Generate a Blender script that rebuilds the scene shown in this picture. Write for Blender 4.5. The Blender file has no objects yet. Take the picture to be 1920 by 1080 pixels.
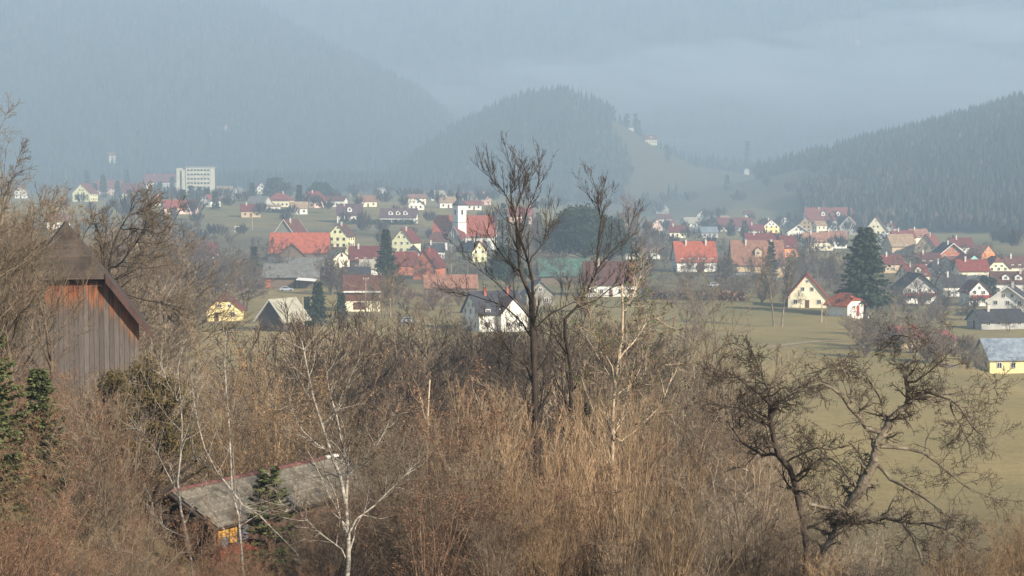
import bpy, math, random
import numpy as np
from mathutils import Vector

# ------------------------------------------------------------------ camera, light, exposure
sc = bpy.context.scene
col = sc.collection
FPX, CAMZ, PITCH = 3583.0, 33.2, math.atan(198/3583.0)
cam_d = bpy.data.cameras.new('camera'); cam = bpy.data.objects.new('camera', cam_d); col.objects.link(cam)
cam.location = (0, 0, CAMZ); cam.rotation_euler = (math.pi/2 - PITCH, 0, 0)
cam_d.sensor_width = 36; cam_d.lens = FPX/1920*36; cam_d.clip_start = .5; cam_d.clip_end = 9000
sc.camera = cam
SUN_AZ, SUN_EL = math.radians(46), math.radians(27)     # from behind the camera, to the right
sdir = Vector((math.sin(SUN_AZ)*math.cos(SUN_EL), -math.cos(SUN_AZ)*math.cos(SUN_EL), math.sin(SUN_EL)))
w = bpy.data.worlds.new('World'); sc.world = w; w.use_nodes = True
nt = w.node_tree; sky = nt.nodes.new('ShaderNodeTexSky'); sky.sky_type = 'NISHITA'; sky.sun_disc = False
sky.sun_elevation = SUN_EL; sky.sun_rotation = math.atan2(sdir.x, sdir.y)
bg = nt.nodes['Background']; nt.links.new(sky.outputs[0], bg.inputs[0]); bg.inputs[1].default_value = .085
sl = bpy.data.lights.new('sun', 'SUN'); sl.energy = 5.0; sl.angle = math.radians(.6); sl.color = (1, .93, .82)
so = bpy.data.objects.new('sun', sl); col.objects.link(so); so.rotation_euler = sdir.to_track_quat('Z', 'Y').to_euler()
sc.view_settings.view_transform = 'Standard'; sc.view_settings.look = 'None'; sc.view_settings.gamma = 1
sc.view_settings.exposure = 1.02
sc.cycles.volume_bounces = 1; sc.cycles.max_bounces = 4; sc.cycles.diffuse_bounces = 2
sc.cycles.transparent_max_bounces = 16
sc.cycles.use_denoising = True; sc.cycles.denoising_prefilter = 'ACCURATE'; sc.cycles.denoising_input_passes = 'RGB_ALBEDO_NORMAL'
HAZE_DENSITY = .0004

# ------------------------------------------------------------------ helpers
def ray(px, py):
    u, v = (px-960)/FPX, (540-py)/FPX
    return np.array((u, math.cos(PITCH)+v*math.sin(PITCH), -math.sin(PITCH)+v*math.cos(PITCH)))
def at(px, py, d):
    r = ray(px, py); return np.array((0, 0, CAMZ)) + r*(d/r[1])
def ss(a, b, x):
    t = np.clip((np.asarray(x, float)-a)/(b-a), 0, 1); return t*t*(3-2*t)
_rs = np.random.RandomState(5)
_wv = [(_rs.uniform(-1, 1, 2), _rs.uniform(0, 6.3)) for _ in range(24)]
def wob(x, y, s):                                        # cheap smooth noise, about -1..1
    t = 0
    for i, (k, p) in enumerate(_wv):
        t = t + np.sin((k[0]*x+k[1]*y)*(1+.35*i)/s*2.2+p)/(1+.35*i)
    return t/3.2
def terrain(x, y):
    x = np.asarray(x, float); y = np.asarray(y, float)
    z = np.interp(y, [-300, -100, 0, 30, 45, 65, 90, 120, 150, 190, 230, 300], [50, 39, 31.3, 26.4, 23, 18.5, 13, 7.5, 3.5, .8, .1, 0])
    z = z + 6.5*ss(-6, -19, x)*ss(25, 60, y)*(1-ss(95, 200, y))
    z = z - 6*ss(80, 98, x-.02*(y-330))*ss(230, 330, y)*(1-ss(650, 950, y))          # bank down to the river side
    r = x/np.maximum(y, 60)
    z = z + (18*ss(820, 1250, y)+8*ss(1250, 1800, y))*(1-ss(-.02, .08, r))
    z = z + 26*ss(1500, 1900, y)*ss(-.02, .08, r)*ss(0, 1, 1)
    z = z + .25*wob(x, y, 40)*ss(100, 200, y)
    ridge = np.interp(x, [60, 130, 203, 233, 294, 346, 415, 493, 700], [0, 4, 16, 28, 46, 61, 85, 111, 170])   # wooded hill on the right
    foot = np.interp(x, [100, 200, 300, 450], [1330, 1260, 1190, 1120])
    hr = ridge*ss(0, 1, (y-foot)/(1560-foot))*(1-ss(1610, 2000, y))
    rc = np.interp(x, [-330, -145, -61, -17, 22, 56, 89, 123, 156, 190, 246, 293, 350, 520], [0, 20, 76, 98, 112, 117, 107, 88, 66, 50, 42, 39, 33, 10])
    hc = rc*ss(1640, 2000, y)*(1-ss(2060, 2420, y))
    rl = np.interp(x, [-1400, -670, -420, -335, -251, -153, -112, -56, 40], [330, 305, 275, 250, 205, 158, 135, 85, 0])
    hl = rl*ss(1850, 2500, y)*(1-ss(2600, 3300, y))
    rb = 365+25*wob(x, y*0, 260)
    hb = rb*ss(2450, 3080, y)
    n = 1+.05*wob(x, y, 130)
    up = 26*ss(1500, 1900, y)
    z = z + np.maximum(np.maximum(hr, np.maximum(hc-up, 0)), np.maximum(np.maximum(hl-up, 0), hb))*n
    return z
def H(x, y): return float(terrain(x, y))
_DS = 60*1.003**np.arange(1400)
def ground_hit(px, py):
    r = ray(px, py); P = np.array((0, 0, CAMZ)) + r[None]*(_DS/r[1])[:, None]
    hit = np.nonzero(P[:, 2] <= terrain(P[:, 0], P[:, 1]))[0]
    return P[hit[0] if len(hit) else -1].copy()

class Buf:                                               # collects geometry for one mesh
    def __init__(s): s.v, s.f, s.n = [], [], 0
    def add(s, v, f):
        v = np.asarray(v, float).reshape(-1, 3); s.v.append(v)
        s.f.append((np.asarray(f, np.int64)+s.n) if not isinstance(f, list) else [[i+s.n for i in q] for q in f]); s.n += len(v)
    def box(s, c, d, rz=0.0):
        h = np.array(d)/2; v = np.array([(a, b, e) for e in (-1, 1) for b in (-1, 1) for a in (-1, 1)])*h
        cs, sn = math.cos(rz), math.sin(rz)
        v = np.stack((v[:, 0]*cs-v[:, 1]*sn, v[:, 0]*sn+v[:, 1]*cs, v[:, 2]), 1)+np.array(c)
        s.add(v, np.array([(0, 2, 3, 1), (4, 5, 7, 6), (0, 1, 5, 4), (1, 3, 7, 5), (3, 2, 6, 7), (2, 0, 4, 6)]))
    def prism(s, poly, t, axis=2):                       # 3D polygon extruded by vector t
        p = np.array(poly, float); k = len(p); t = np.array(t, float)
        v = np.vstack((p, p+t)); f = [list(range(k))[::-1], [k+i for i in range(k)]]+[[i, (i+1) % k, k+(i+1) % k, k+i] for i in range(k)]
        s.add(v, f)
    def lathe(s, prof, n=12, c=(0, 0, 0), ph=0.0):
        prof = np.array(prof, float); k = len(prof); a = np.arange(n)*2*math.pi/n+ph
        v = np.stack((np.outer(prof[:, 0], np.cos(a)), np.outer(prof[:, 0], np.sin(a)), np.repeat(prof[:, 1:2], n, 1)), 2).reshape(-1, 3)+np.array(c)
        f = [[i*n+j, i*n+(j+1) % n, (i+1)*n+(j+1) % n, (i+1)*n+j] for i in range(k-1) for j in range(n)]
        f += [list(range(n))[::-1], [(k-1)*n+j for j in range(n)]]
        s.add(v, f)
    def tubes(s, P, R, n):                               # P (N,K,3) polylines, R (N,K) radii
        N, K, _ = P.shape
        T = np.empty_like(P); T[:, 1:-1] = P[:, 2:]-P[:, :-2]; T[:, 0] = P[:, 1]-P[:, 0]; T[:, -1] = P[:, -1]-P[:, -2]
        T /= np.linalg.norm(T, axis=2, keepdims=True)+1e-9
        ref = np.where(np.abs(T[:, :1, 2:3]) > .8, np.array((1., 0, 0)), np.array((0, 0, 1.)))
        A = np.cross(T, np.broadcast_to(ref, T.shape)); A /= np.linalg.norm(A, axis=2, keepdims=True)+1e-9
        B = np.cross(T, A); a = np.arange(n)*2*math.pi/n
        V = P[:, :, None]+R[:, :, None, None]*(np.cos(a)[None, None, :, None]*A[:, :, None]+np.sin(a)[None, None, :, None]*B[:, :, None])
        i = np.arange(N)[:, None, None]*K*n; k = np.arange(K-1)[None, :, None]*n; j = np.arange(n)[None, None, :]; j2 = (j+1) % n
        F = np.stack((i+k+j, i+k+j2, i+k+n+j2, i+k+n+j), 3).reshape(-1, 4)
        s.add(V, F)
    def mesh(s, name, smooth=False):
        me = bpy.data.meshes.new(name); V = np.vstack(s.v)
        loops, starts, tot, c = [], [], [], 0
        for f in s.f:
            if isinstance(f, list):
                for q in f: loops.append(np.array(q)); starts.append(np.array([c])); c += len(q)
            else:
                k = f.shape[1]; loops.append(f.ravel()); starts.append(c+np.arange(len(f))*k); c += f.size
        L = np.concatenate(loops).astype(np.int32); S = np.concatenate(starts).astype(np.int32)
        me.vertices.add(len(V)); me.vertices.foreach_set('co', V.astype(np.float32).ravel())
        me.loops.add(len(L)); me.loops.foreach_set('vertex_index', L)
        me.polygons.add(len(S)); me.polygons.foreach_set('loop_start', S)
        me.polygons.foreach_set('use_smooth', np.full(len(S), bool(smooth)))
        me.update(calc_edges=True); me.validate()
        return me

def link(name, me, mat=None, parent=None, loc=None, rz=None, sca=None):
    o = bpy.data.objects.new(name, me); col.objects.link(o)
    if mat is not None and me is not None and len(me.materials) == 0: me.materials.append(mat)
    if parent is not None: o.parent = parent
    if loc is not None: o.location = [float(v) for v in loc]
    if rz is not None: o.rotation_euler = (0, 0, rz)
    if sca is not None: o.scale = sca
    return o
def tag(o, label, cat, group=None, kind=None):
    if label: o['label'] = label
    if cat: o['category'] = cat
    if group: o['group'] = group
    if kind: o['kind'] = kind
    return o
def thing(name, loc, rz, label, cat, group=None):
    return tag(link(name, None, None, None, loc, rz), label, cat, group)
def copy_tree(root, loc, rz=0, s=1.0, label=None, tilt=(0, 0)):
    r = root.copy(); col.objects.link(r); r.location = [float(v) for v in loc]; r.rotation_euler = (tilt[0], tilt[1], rz)
    r.scale = (s, s, s) if not hasattr(s, '__len__') else s
    if label: r['label'] = label
    for ch in root.children:
        c = ch.copy(); col.objects.link(c); c.parent = r
        for g in ch.children:
            e = g.copy(); col.objects.link(e); e.parent = c
    return r

# ------------------------------------------------------------------ materials
def L(r, g, b): return tuple((c/255/12.92 if c/255 < .04045 else ((c/255+.055)/1.055)**2.4) for c in (r, g, b))+(1,)
_M = {}
def mat(name, a, b=None, scale=3.0, rough=.85, bump=0.0, vary=0.0, stretch=(1, 1, 1), detail=5.0, spec=.3, coords='Object', bscale=None):
    if name in _M: return _M[name]
    m = bpy.data.materials.new(name); m.use_nodes = True; n = m.node_tree.nodes; l = m.node_tree.links
    p = n['Principled BSDF']; p.inputs['Roughness'].default_value = rough; p.inputs['Specular IOR Level'].default_value = spec
    b = b or tuple(c*.7 for c in a[:3])+(1,)
    tc = n.new('ShaderNodeTexCoord'); mp = n.new('ShaderNodeMapping'); mp.inputs['Scale'].default_value = stretch
    l.new(tc.outputs[coords], mp.inputs[0])
    no = n.new('ShaderNodeTexNoise'); no.inputs['Scale'].default_value = scale; no.inputs['Detail'].default_value = detail; no.inputs['Roughness'].default_value = .65
    l.new(mp.outputs[0], no.inputs['Vector'])
    cr = n.new('ShaderNodeValToRGB'); cr.color_ramp.elements[0].position = .34; cr.color_ramp.elements[1].position = .66
    cr.color_ramp.elements[0].color = b; cr.color_ramp.elements[1].color = a; l.new(no.outputs['Fac'], cr.inputs[0])
    out = cr.outputs[0]
    if vary:
        oi = n.new('ShaderNodeObjectInfo'); hs = n.new('ShaderNodeHueSaturation'); mr = n.new('ShaderNodeMapRange')
        mr.inputs[3].default_value = 1-vary; mr.inputs[4].default_value = 1+vary
        l.new(oi.outputs['Random'], mr.inputs[0]); l.new(mr.outputs[0], hs.inputs['Value']); l.new(out, hs.inputs['Color']); out = hs.outputs[0]
    l.new(out, p.inputs['Base Color'])
    if bump:
        bm = n.new('ShaderNodeBump'); bm.inputs['Strength'].default_value = bump; bm.inputs['Distance'].default_value = .05
        n2 = n.new('ShaderNodeTexNoise'); n2.inputs['Scale'].default_value = bscale or scale*4; n2.inputs['Detail'].default_value = 6
        l.new(mp.outputs[0], n2.inputs['Vector']); l.new(n2.outputs['Fac'], bm.inputs['Height']); l.new(bm.outputs[0], p.inputs['Normal'])
    _M[name] = m; return m
def tile_mat(name, a, b, rows=.34):
    if name in _M: return _M[name]
    m = mat(name, a, tuple(c*.72 for c in b[:3])+(1,), scale=.9, rough=.8, vary=.14, detail=8); n = m.node_tree.nodes; l = m.node_tree.links; p = n['Principled BSDF']
    tc = n.new('ShaderNodeTexCoord'); br = n.new('ShaderNodeTexBrick'); br.inputs['Scale'].default_value = 1/rows
    br.inputs['Color1'].default_value = (1, 1, 1, 1); br.inputs['Color2'].default_value = (.72, .72, .72, 1); br.inputs['Mortar'].default_value = (.45, .45, .45, 1)
    br.inputs['Mortar Size'].default_value = .05
    sp = n.new('ShaderNodeSeparateXYZ'); cb = n.new('ShaderNodeCombineXYZ'); l.new(tc.outputs['Object'], sp.inputs[0])
    mu = n.new('ShaderNodeMath'); mu.operation = 'MULTIPLY'; mu.inputs[1].default_value = 1.5
    l.new(sp.outputs[0], cb.inputs[0]); l.new(sp.outputs[2], mu.inputs[0]); l.new(mu.outputs[0], cb.inputs[1]); l.new(cb.outputs[0], br.inputs['Vector'])
    mx = n.new('ShaderNodeMixRGB'); mx.blend_type = 'MULTIPLY'; mx.inputs[0].default_value = .55
    src = p.inputs['Base Color'].links[0].from_socket; l.new(src, mx.inputs[1]); l.new(br.outputs[0], mx.inputs[2]); l.new(mx.outputs[0], p.inputs['Base Color'])
    bu = n.new('ShaderNodeBump'); bu.inputs['Strength'].default_value = .5; bu.inputs['Distance'].default_value = .05
    l.new(br.outputs['Fac'], bu.inputs['Height']); bu.invert = True; l.new(bu.outputs[0], p.inputs['Normal'])
    return m
WALL = {k: mat('plaster_'+k, L(*a), L(*b), scale=.7, bump=.15, rough=.9) for k, a, b in [
    ('white', (232, 228, 216), (205, 200, 186)), ('cream', (238, 228, 196), (216, 204, 170)), ('yellow', (234, 216, 156), (216, 194, 130)),
    ('pale', (236, 230, 180), (216, 208, 158)), ('pink', (222, 190, 172), (200, 166, 150)), ('orange', (214, 142, 84), (190, 116, 66)), ('teal', (150, 196, 186), (122, 170, 160)),
    ('grey', (176, 172, 164), (150, 146, 138)), ('tan', (196, 172, 138), (170, 146, 114)), ('lime', (222, 224, 184), (200, 200, 160))]}
WALL['brick'] = mat('brick_wall', L(186, 112, 78), L(150, 84, 58), scale=1.5, bump=.2)
WALL['wood'] = mat('weathered_wood', L(122, 104, 86), L(84, 70, 58), scale=3, stretch=(3, 3, .2), bump=.3)
WALL['darkwood'] = mat('dark_wood', L(78, 66, 58), L(48, 42, 38), scale=3, stretch=(3, 3, .2), bump=.3)
WALL['stone'] = mat('grey_stone', L(150, 144, 130), L(112, 106, 96), scale=2.2, bump=.4)
ROOF = {k: tile_mat('roof_'+k, L(*a), L(*b)) for k, a, b in [
    ('orange', (190, 100, 70), (160, 80, 56)), ('tanorange', (170, 122, 98), (142, 98, 78)), ('red', (144, 80, 70), (118, 64, 58)), ('brightred', (164, 78, 64), (138, 62, 54)),
    ('brown', (116, 72, 60), (86, 54, 46)), ('darkred', (128, 60, 52), (100, 46, 42)), ('dark', (74, 70, 72), (52, 50, 54)), ('grey', (138, 134, 126), (108, 104, 98)),
    ('pale', (196, 188, 164), (166, 158, 136)), ('tan', (176, 148, 118), (146, 120, 94)), ('green', (96, 132, 112), (74, 106, 90)), ('silver', (150, 158, 166), (122, 132, 142)), ('purple', (112, 84, 86), (88, 66, 70))]}
M_white = mat('painted_white_wood', L(226, 222, 212), L(200, 194, 184), scale=4)
M_brownwood = mat('brown_stained_wood', L(112, 70, 48), L(80, 48, 34), scale=4)
M_redtrim = mat('red_verge_paint', L(160, 56, 44), L(130, 44, 36), scale=4)
M_glass = mat('window_glass', L(40, 46, 52), L(28, 32, 38), scale=2, rough=.15, spec=.5)
M_chim = mat('chimney_render', L(206, 196, 180), L(170, 158, 144), scale=3)
M_chimr = mat('chimney_brick', L(170, 90, 70), L(136, 70, 54), scale=5)
M_metal = mat('dull_metal', L(150, 152, 152), L(120, 122, 124), scale=3, rough=.5)
M_pole = mat('weathered_pole_wood', L(176, 160, 138), L(140, 124, 104), scale=2, stretch=(4, 4, .4))
M_asph = mat('asphalt', L(112, 108, 104), L(92, 88, 84), scale=.6, coords='Object')
M_rubber = mat('tyre_rubber', L(40, 40, 42), L(28, 28, 30))

# ------------------------------------------------------------------ ground and hills
def build_ground():
    ys = [-250, -160, -100, -60, -30, -10]; y = 0.0
    while y < 3500: ys.append(y); y += 3.0+y*.0115
    ys = np.array(ys); nc = 210
    t = np.linspace(-1, 1, nc); t = np.sign(t)*np.abs(t)**1.25
    X = t[None, :]*(130+.52*np.maximum(ys, 0))[:, None]; Y = np.repeat(ys[:, None], nc, 1); Z = terrain(X, Y)
    V = np.stack((X, Y, Z), 2).reshape(-1, 3); R = len(ys)
    i = np.arange(R-1)[:, None]*nc; j = np.arange(nc-1)[None, :]
    F = np.stack((i+j, i+j+1, i+nc+j+1, i+nc+j), 2).reshape(-1, 4)
    b = Buf(); b.add(V, F); me = b.mesh('ground', True)
    x, y = V[:, 0], V[:, 1]
    fo = np.maximum(forest_mask(x, y), .55*ss(1480, 1640, y)); fo = np.maximum(fo, np.clip(.45+.55*wob(x, y, 45), 0, .85)*ss(520, 640, y)*(1-ss(1000, 1150, y))*.9)
    fo = np.maximum(fo, .5*(1-ss(150, 215, y)))
    a = me.attributes.new('wood', 'FLOAT', 'POINT'); a.data.foreach_set('value', fo.astype(np.float32))
    dry = np.clip(.5+.5*wob(x, y, 90)+(1-ss(180, 420, y))*.55-.45*ss(1400, 1600, y)-.35*ss(560, 760, y), 0, 1)
    a = me.attributes.new('dry', 'FLOAT', 'POINT'); a.data.foreach_set('value', dry.astype(np.float32))
    m = bpy.data.materials.new('meadow_and_forest_floor'); m.use_nodes = True; n = m.node_tree.nodes; l = m.node_tree.links; p = n['Principled BSDF']
    p.inputs['Roughness'].default_value = .95; p.inputs['Specular IOR Level'].default_value = .1
    tc = n.new('ShaderNodeTexCoord')
    def noise(s, d=6, st=(1, 1, 1)):
        mp = n.new('ShaderNodeMapping'); mp.inputs['Scale'].default_value = st; l.new(tc.outputs['Object'], mp.inputs[0])
        k = n.new('ShaderNodeTexNoise'); k.inputs['Scale'].default_value = s; k.inputs['Detail'].default_value = d; k.inputs['Roughness'].default_value = .7
        l.new(mp.outputs[0], k.inputs['Vector']); return k.outputs['Fac']
    def ramp(f, a, b, p0=.35, p1=.65):
        r = n.new('ShaderNodeValToRGB'); r.color_ramp.elements[0].position = p0; r.color_ramp.elements[1].position = p1
        r.color_ramp.elements[0].color = a; r.color_ramp.elements[1].color = b; l.new(f, r.inputs[0]); return r.outputs[0]
    def mix(f, a, b):
        k = n.new('ShaderNodeMixRGB'); l.new(a, k.inputs[1]); l.new(b, k.inputs[2])
        if isinstance(f, float): k.inputs[0].default_value = f
        else: l.new(f, k.inputs[0])
        return k.outputs[0]
    def attr(s):
        k = n.new('ShaderNodeAttribute'); k.attribute_name = s; return k.outputs['Fac']
    green = ramp(noise(.25), L(72, 76, 46), L(100, 96, 60)); tan = ramp(noise(.5, 8), L(138, 116, 72), L(166, 142, 92))
    fine = ramp(noise(3.0, 8, (1, .35, 1)), L(116, 102, 66), L(168, 148, 98))
    ad = n.new('ShaderNodeMath'); ad.operation = 'ADD'; ad.use_clamp = True; sb = n.new('ShaderNodeMath'); sb.operation = 'MULTIPLY_ADD'
    l.new(noise(.06, 5), sb.inputs[0]); sb.inputs[1].default_value = 1.2; sb.inputs[2].default_value = -.6
    l.new(sb.outputs[0], ad.inputs[0]); l.new(attr('dry'), ad.inputs[1])
    g = mix(ad.outputs[0], green, tan); g = mix(.35, g, fine)
    fl = ramp(noise(.12), L(52, 50, 42), L(80, 72, 60))
    g = mix(attr('wood'), g, fl); l.new(g, p.inputs['Base Color'])
    bu = n.new('ShaderNodeBump'); bu.inputs['Strength'].default_value = .6; bu.inputs['Distance'].default_value = .12
    l.new(noise(2.5, 8), bu.inputs['Height']); l.new(bu.outputs[0], p.inputs['Normal'])
    o = link('ground', me, m); o['kind'] = 'structure'; o['label'] = 'dry winter meadow and valley floor rising into wooded hills'
    return o
def forest_mask(x, y):
    z = terrain(x, y)
    right = ((x > 95) & (y > np.interp(x, [100, 200, 300, 450], [1360, 1290, 1215, 1140])) & (y < 2300) & (x > 200+.1*(y-1250)))
    left = (y > 1900+60*wob(x, y, 200)) & (x < 90)
    pxr = x/np.maximum(y, 1)*FPX+960
    field = (y > 1500) & (y < 2060) & (pxr > 1175+30*wob(x, y, 110)) & (pxr < 1560) & ((wob(x, y*.5, 60) < .55) | (pxr > 1195) & (pxr < 1330) & (y > 1700))
    cen = (y > 1690+40*wob(x, y, 120)) & (y < 2450)
    back = y > 2250
    f = ((right | left | cen) & ~field) | back
    clear = (wob(x+500, y*1.3, 170) > .9) & (y > 1900) & (y < 2400) & (x < 0)
    f = f & ~clear
    f = f & ~((pxr > 1150) & (pxr < 1300) & (y > 1880) & (y < 2035))
    return f.astype(float)
build_ground()

# ------------------------------------------------------------------ far woods on the hills (one uncountable mass per hill)
M_con = mat('conifer_wood', L(42, 52, 42), L(24, 32, 27), scale=.05, detail=3)
M_dec = mat('bare_wood', L(88, 78, 66), L(58, 52, 45), scale=.05, detail=3)
def conifer_far(rs, p, h, r, n=6, tiers=4):
    V, F = [], []; c = 0
    for t in range(tiers):
        f0, f1 = t/tiers*.9, (t+1.45)/tiers; rr = r*(1-f0*.88)
        a = np.arange(n)*2*math.pi/n+rs.uniform(0, 6); rad = rr*rs.uniform(.65, 1.2, n)
        ring = np.stack((np.cos(a)*rad, np.sin(a)*rad, h*(.06+.86*f0)*np.ones(n)-rs.uniform(0, .04, n)*h), 1)
        top = np.array([[rs.normal(0, .03)*r, rs.normal(0, .03)*r, h*min(1, .06+.9*f1)]])
        V.append(np.vstack((ring, top))+p); F += [(c+i, c+(i+1) % n, c+n) for i in range(n)]; c += n+1
    return np.vstack(V), np.array(F)
def broom_far(rs, p, h, r, n=11):
    a = rs.uniform(0, 6.3, n); k = rs.uniform(.2, 1, n)**.6*r; zt = h*(1-.35*(k/r)**2)*rs.uniform(.85, 1.05, n)
    tip = np.stack((np.cos(a)*k, np.sin(a)*k, zt), 1); base = tip*np.array((.3, .3, .32))
    side = np.stack((-np.sin(a), np.cos(a), 0*a), 1)*r*(.24 if n < 20 else .07)
    mid = tip*np.array((.85, .85, .8))
    V = np.stack((base, mid+side, tip, mid-side), 1).reshape(-1, 3)+p
    return V, np.arange(n*4).reshape(-1, 4)
def woods(name, label, region, count, hmin, hmax, dec_share, seed, simple=False):
    rs = np.random.RandomState(seed); x0, x1, y0, y1 = region
    bc, bd = Buf(), Buf(); k = 0; tries = 0
    X = rs.uniform(x0, x1, count*6); Y = rs.uniform(y0, y1, count*6); ok = forest_mask(X, Y) > .5
    pxs = X/Y*FPX+960; ok &= (pxs > -160) & (pxs < 2080); X, Y = X[ok][:count], Y[ok][:count]; Z = terrain(X, Y)
    D = wob(X, Y, 110)*.5+.5
    for x, y, z, d in zip(X, Y, Z, D):
        h = rs.uniform(hmin, hmax); p = np.array((x, y, z-.5))
        if rs.rand() < dec_share*(.4+1.2*d): bd.add(*broom_far(rs, p, h*.85, h*.27, 6 if simple else 11))
        else: bc.add(*conifer_far(rs, p, h, h*rs.uniform(.15, .21), 4 if simple else 6, 2 if simple else 4))
    o = link(name, bc.mesh(name), M_con); tag(o, label, 'woods', kind='stuff')
    if bd.n:
        e = link('bare_trees_mass', bd.mesh('bare'), M_dec, o); e['kind'] = 'stuff'
woods('forest', 'dark mixed forest covering the steep hill on the right', (130, 760, 1150, 1900), 7600, 13, 21, .42, 1)
woods('forest', 'hazy forest covering the round hill behind the church', (-330, 420, 1650, 2300), 6200, 13, 21, .35, 2)
woods('forest', 'pale blue forest on the tall mountain filling the upper left', (-900, 60, 1850, 2700), 11000, 14, 23, .3, 3, True)
woods('forest', 'faint forest on the farthest mountain behind the low clouds', (-400, 1100, 2400, 3200), 8000, 15, 24, .3, 4, True)

# ------------------------------------------------------------------ haze and low clouds
def volume(name, me, density, color, label, aniso=0.0):
    m = bpy.data.materials.new(name+'_air'); m.use_nodes = True; n = m.node_tree.nodes; n.remove(n['Principled BSDF'])
    v = n.new('ShaderNodeVolumePrincipled'); v.inputs['Density'].default_value = density; v.inputs['Color'].default_value = color
    v.inputs['Anisotropy'].default_value = aniso
    m.node_tree.links.new(v.outputs[0], n['Material Output'].inputs['Volume'])
    o = link(name, me, m); tag(o, label, 'haze' if name == 'haze' else 'cloud', kind='stuff'); return o
hb = Buf(); hb.box((0, 1600, 205), (5200, 4400, 430))
volume('haze', hb.mesh('haze'), HAZE_DENSITY, (.50, .655, .80, 1), 'pale bluish winter haze filling the whole valley')
def cloud(seed, c, r, dens, label, tint=(.80, .87, .92, 1)):
    rs = np.random.RandomState(seed); nu, nv = 48, 24
    u = np.linspace(0, 2*math.pi, nu, endpoint=False); v = np.linspace(0, math.pi, nv)
    U, Vv = np.meshgrid(u, v); n = np.stack((np.cos(U)*np.sin(Vv), np.sin(U)*np.sin(Vv), np.cos(Vv)), 2)
    k = 1+(.02 if seed == 9 else .2)*sum(np.sin(n@rs.uniform(-4.5, 4.5, 3)*(1+.35*i)+rs.uniform(0, 6.3))/(1+.3*i) for i in range(8))
    P = (n*k[..., None]*np.array(r)).reshape(-1, 3)+np.array(c)
    F = np.array([((i+1)*nu+j, (i+1)*nu+(j+1) % nu, i*nu+(j+1) % nu, i*nu+j) for i in range(nv-1) for j in range(nu)])
    b = Buf(); b.add(P, F); volume('low_cloud', b.mesh('low_cloud', True), dens, tint, label)
CL = [(9, 930, 300, 2250, (1900, 1050, 290), .00062, 'wide smoky mist lying in the far end of the valley'),
      (1, 1200, 150, 2480, (170, 110, 52), .0020, 'puffy low cloud right above the round wooded hill'),
      (2, 1425, 150, 2520, (190, 110, 50), .0022, 'puffy low cloud above the saddle'),
      (3, 1660, 165, 2500, (240, 110, 40), .0020, 'long low cloud above the right-hand hill'),
      (4, 960, 170, 2540, (200, 120, 46), .0014, 'soft low cloud between the mountain ridge and the round hill'),
      (5, 1480, 215, 2440, (420, 90, 44), .0014, 'broad veil of mist filling the gap behind the saddle'),
      (6, 1810, 55, 2560, (190, 90, 26), .0026, 'thin streak of low cloud in the top right corner'),
      (7, 1900, 140, 2540, (150, 100, 60), .0016, 'puffy low cloud cut off by the right edge')]
for s, px, py, d, r, dn, lab in CL: cloud(s, at(px, py, d), r, dn if s == 9 else dn*1.6, lab, *(((.385, .49, .575, 1),) if s == 9 else ()))

# ------------------------------------------------------------------ houses
def unit_box(name):
    b = Buf(); b.box((0, 0, 0), (1, 1, 1)); return b.mesh(name)
def win_mesh():                                          # a unit window: border of four bars, 1 x 1 in local x,z, depth y
    b = Buf()
    for c, d in (((-.45, 0, 0), (.1, 1, 1)), ((.45, 0, 0), (.1, 1, 1)), ((0, 0, .45), (.8, 1, .1)), ((0, 0, -.45), (.8, 1, .1)), ((0, 0, 0), (.07, .7, .8))): b.box(c, d)
    return b.mesh('window')
_wm, _pm, _dm, _bx = {}, None, None, {}
def window(par, p, w, h, rz, trim, panes=True):          # p: local centre on the wall face, rz: outward normal is local -Y
    global _pm
    if trim not in _wm: m = win_mesh(); m.materials.append(trim); _wm[trim] = m
    if _pm is None: _pm = unit_box('pane'); _pm.materials.append(M_glass)
    if panes:
        f = link('window', _wm[trim], None, par, p, rz, (w, .16, h))
        link('pane', _pm, None, f, (0, .12, 0), None, (.82, .55, .82))
    else:
        link('window', _pm, None, par, p, rz, (w*.9, .12, h*.9))
def bx(par, name, c, d, m, rz=None):
    if (name, m.name) not in _bx: k = unit_box(name); k.materials.append(m); _bx[(name, m.name)] = k
    return link(name, _bx[(name, m.name)], None, par, c, rz, d)
def roof_polys(Lr, Wr, H0, R, k, slope, o, v):
    a, e = Lr/2+v, Wr/2+o; ze = H0-o*slope; zr = H0+R
    ins = (1-k)*Wr/2*.95 if k < 1 else 0
    yk = (1-k)*Wr/2 if k < 1 else 0; zk = zr-(yk)*slope if k < 1 else zr
    if k <= 0: yk, zk = e, ze
    out = []
    for s in (1, -1):
        q = [(-a, -e*s, ze), (a, -e*s, ze)]
        if 0 < k < 1: q += [(a, -yk*s, zk)]
        q += [(a-ins-(v if k < 1 else 0), 0, zr), (-a+ins+(v if k < 1 else 0), 0, zr)]
        if 0 < k < 1: q += [(-a, -yk*s, zk)]
        out.append(q if s == 1 else q[::-1])
    if k < 1:
        for s in (1, -1):
            q = [(a*s, -yk*s, zk), (a*s, yk*s, zk), ((a-ins-v)*s, 0, zr)]; out.append(q)
    return out, ze, zr
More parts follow.
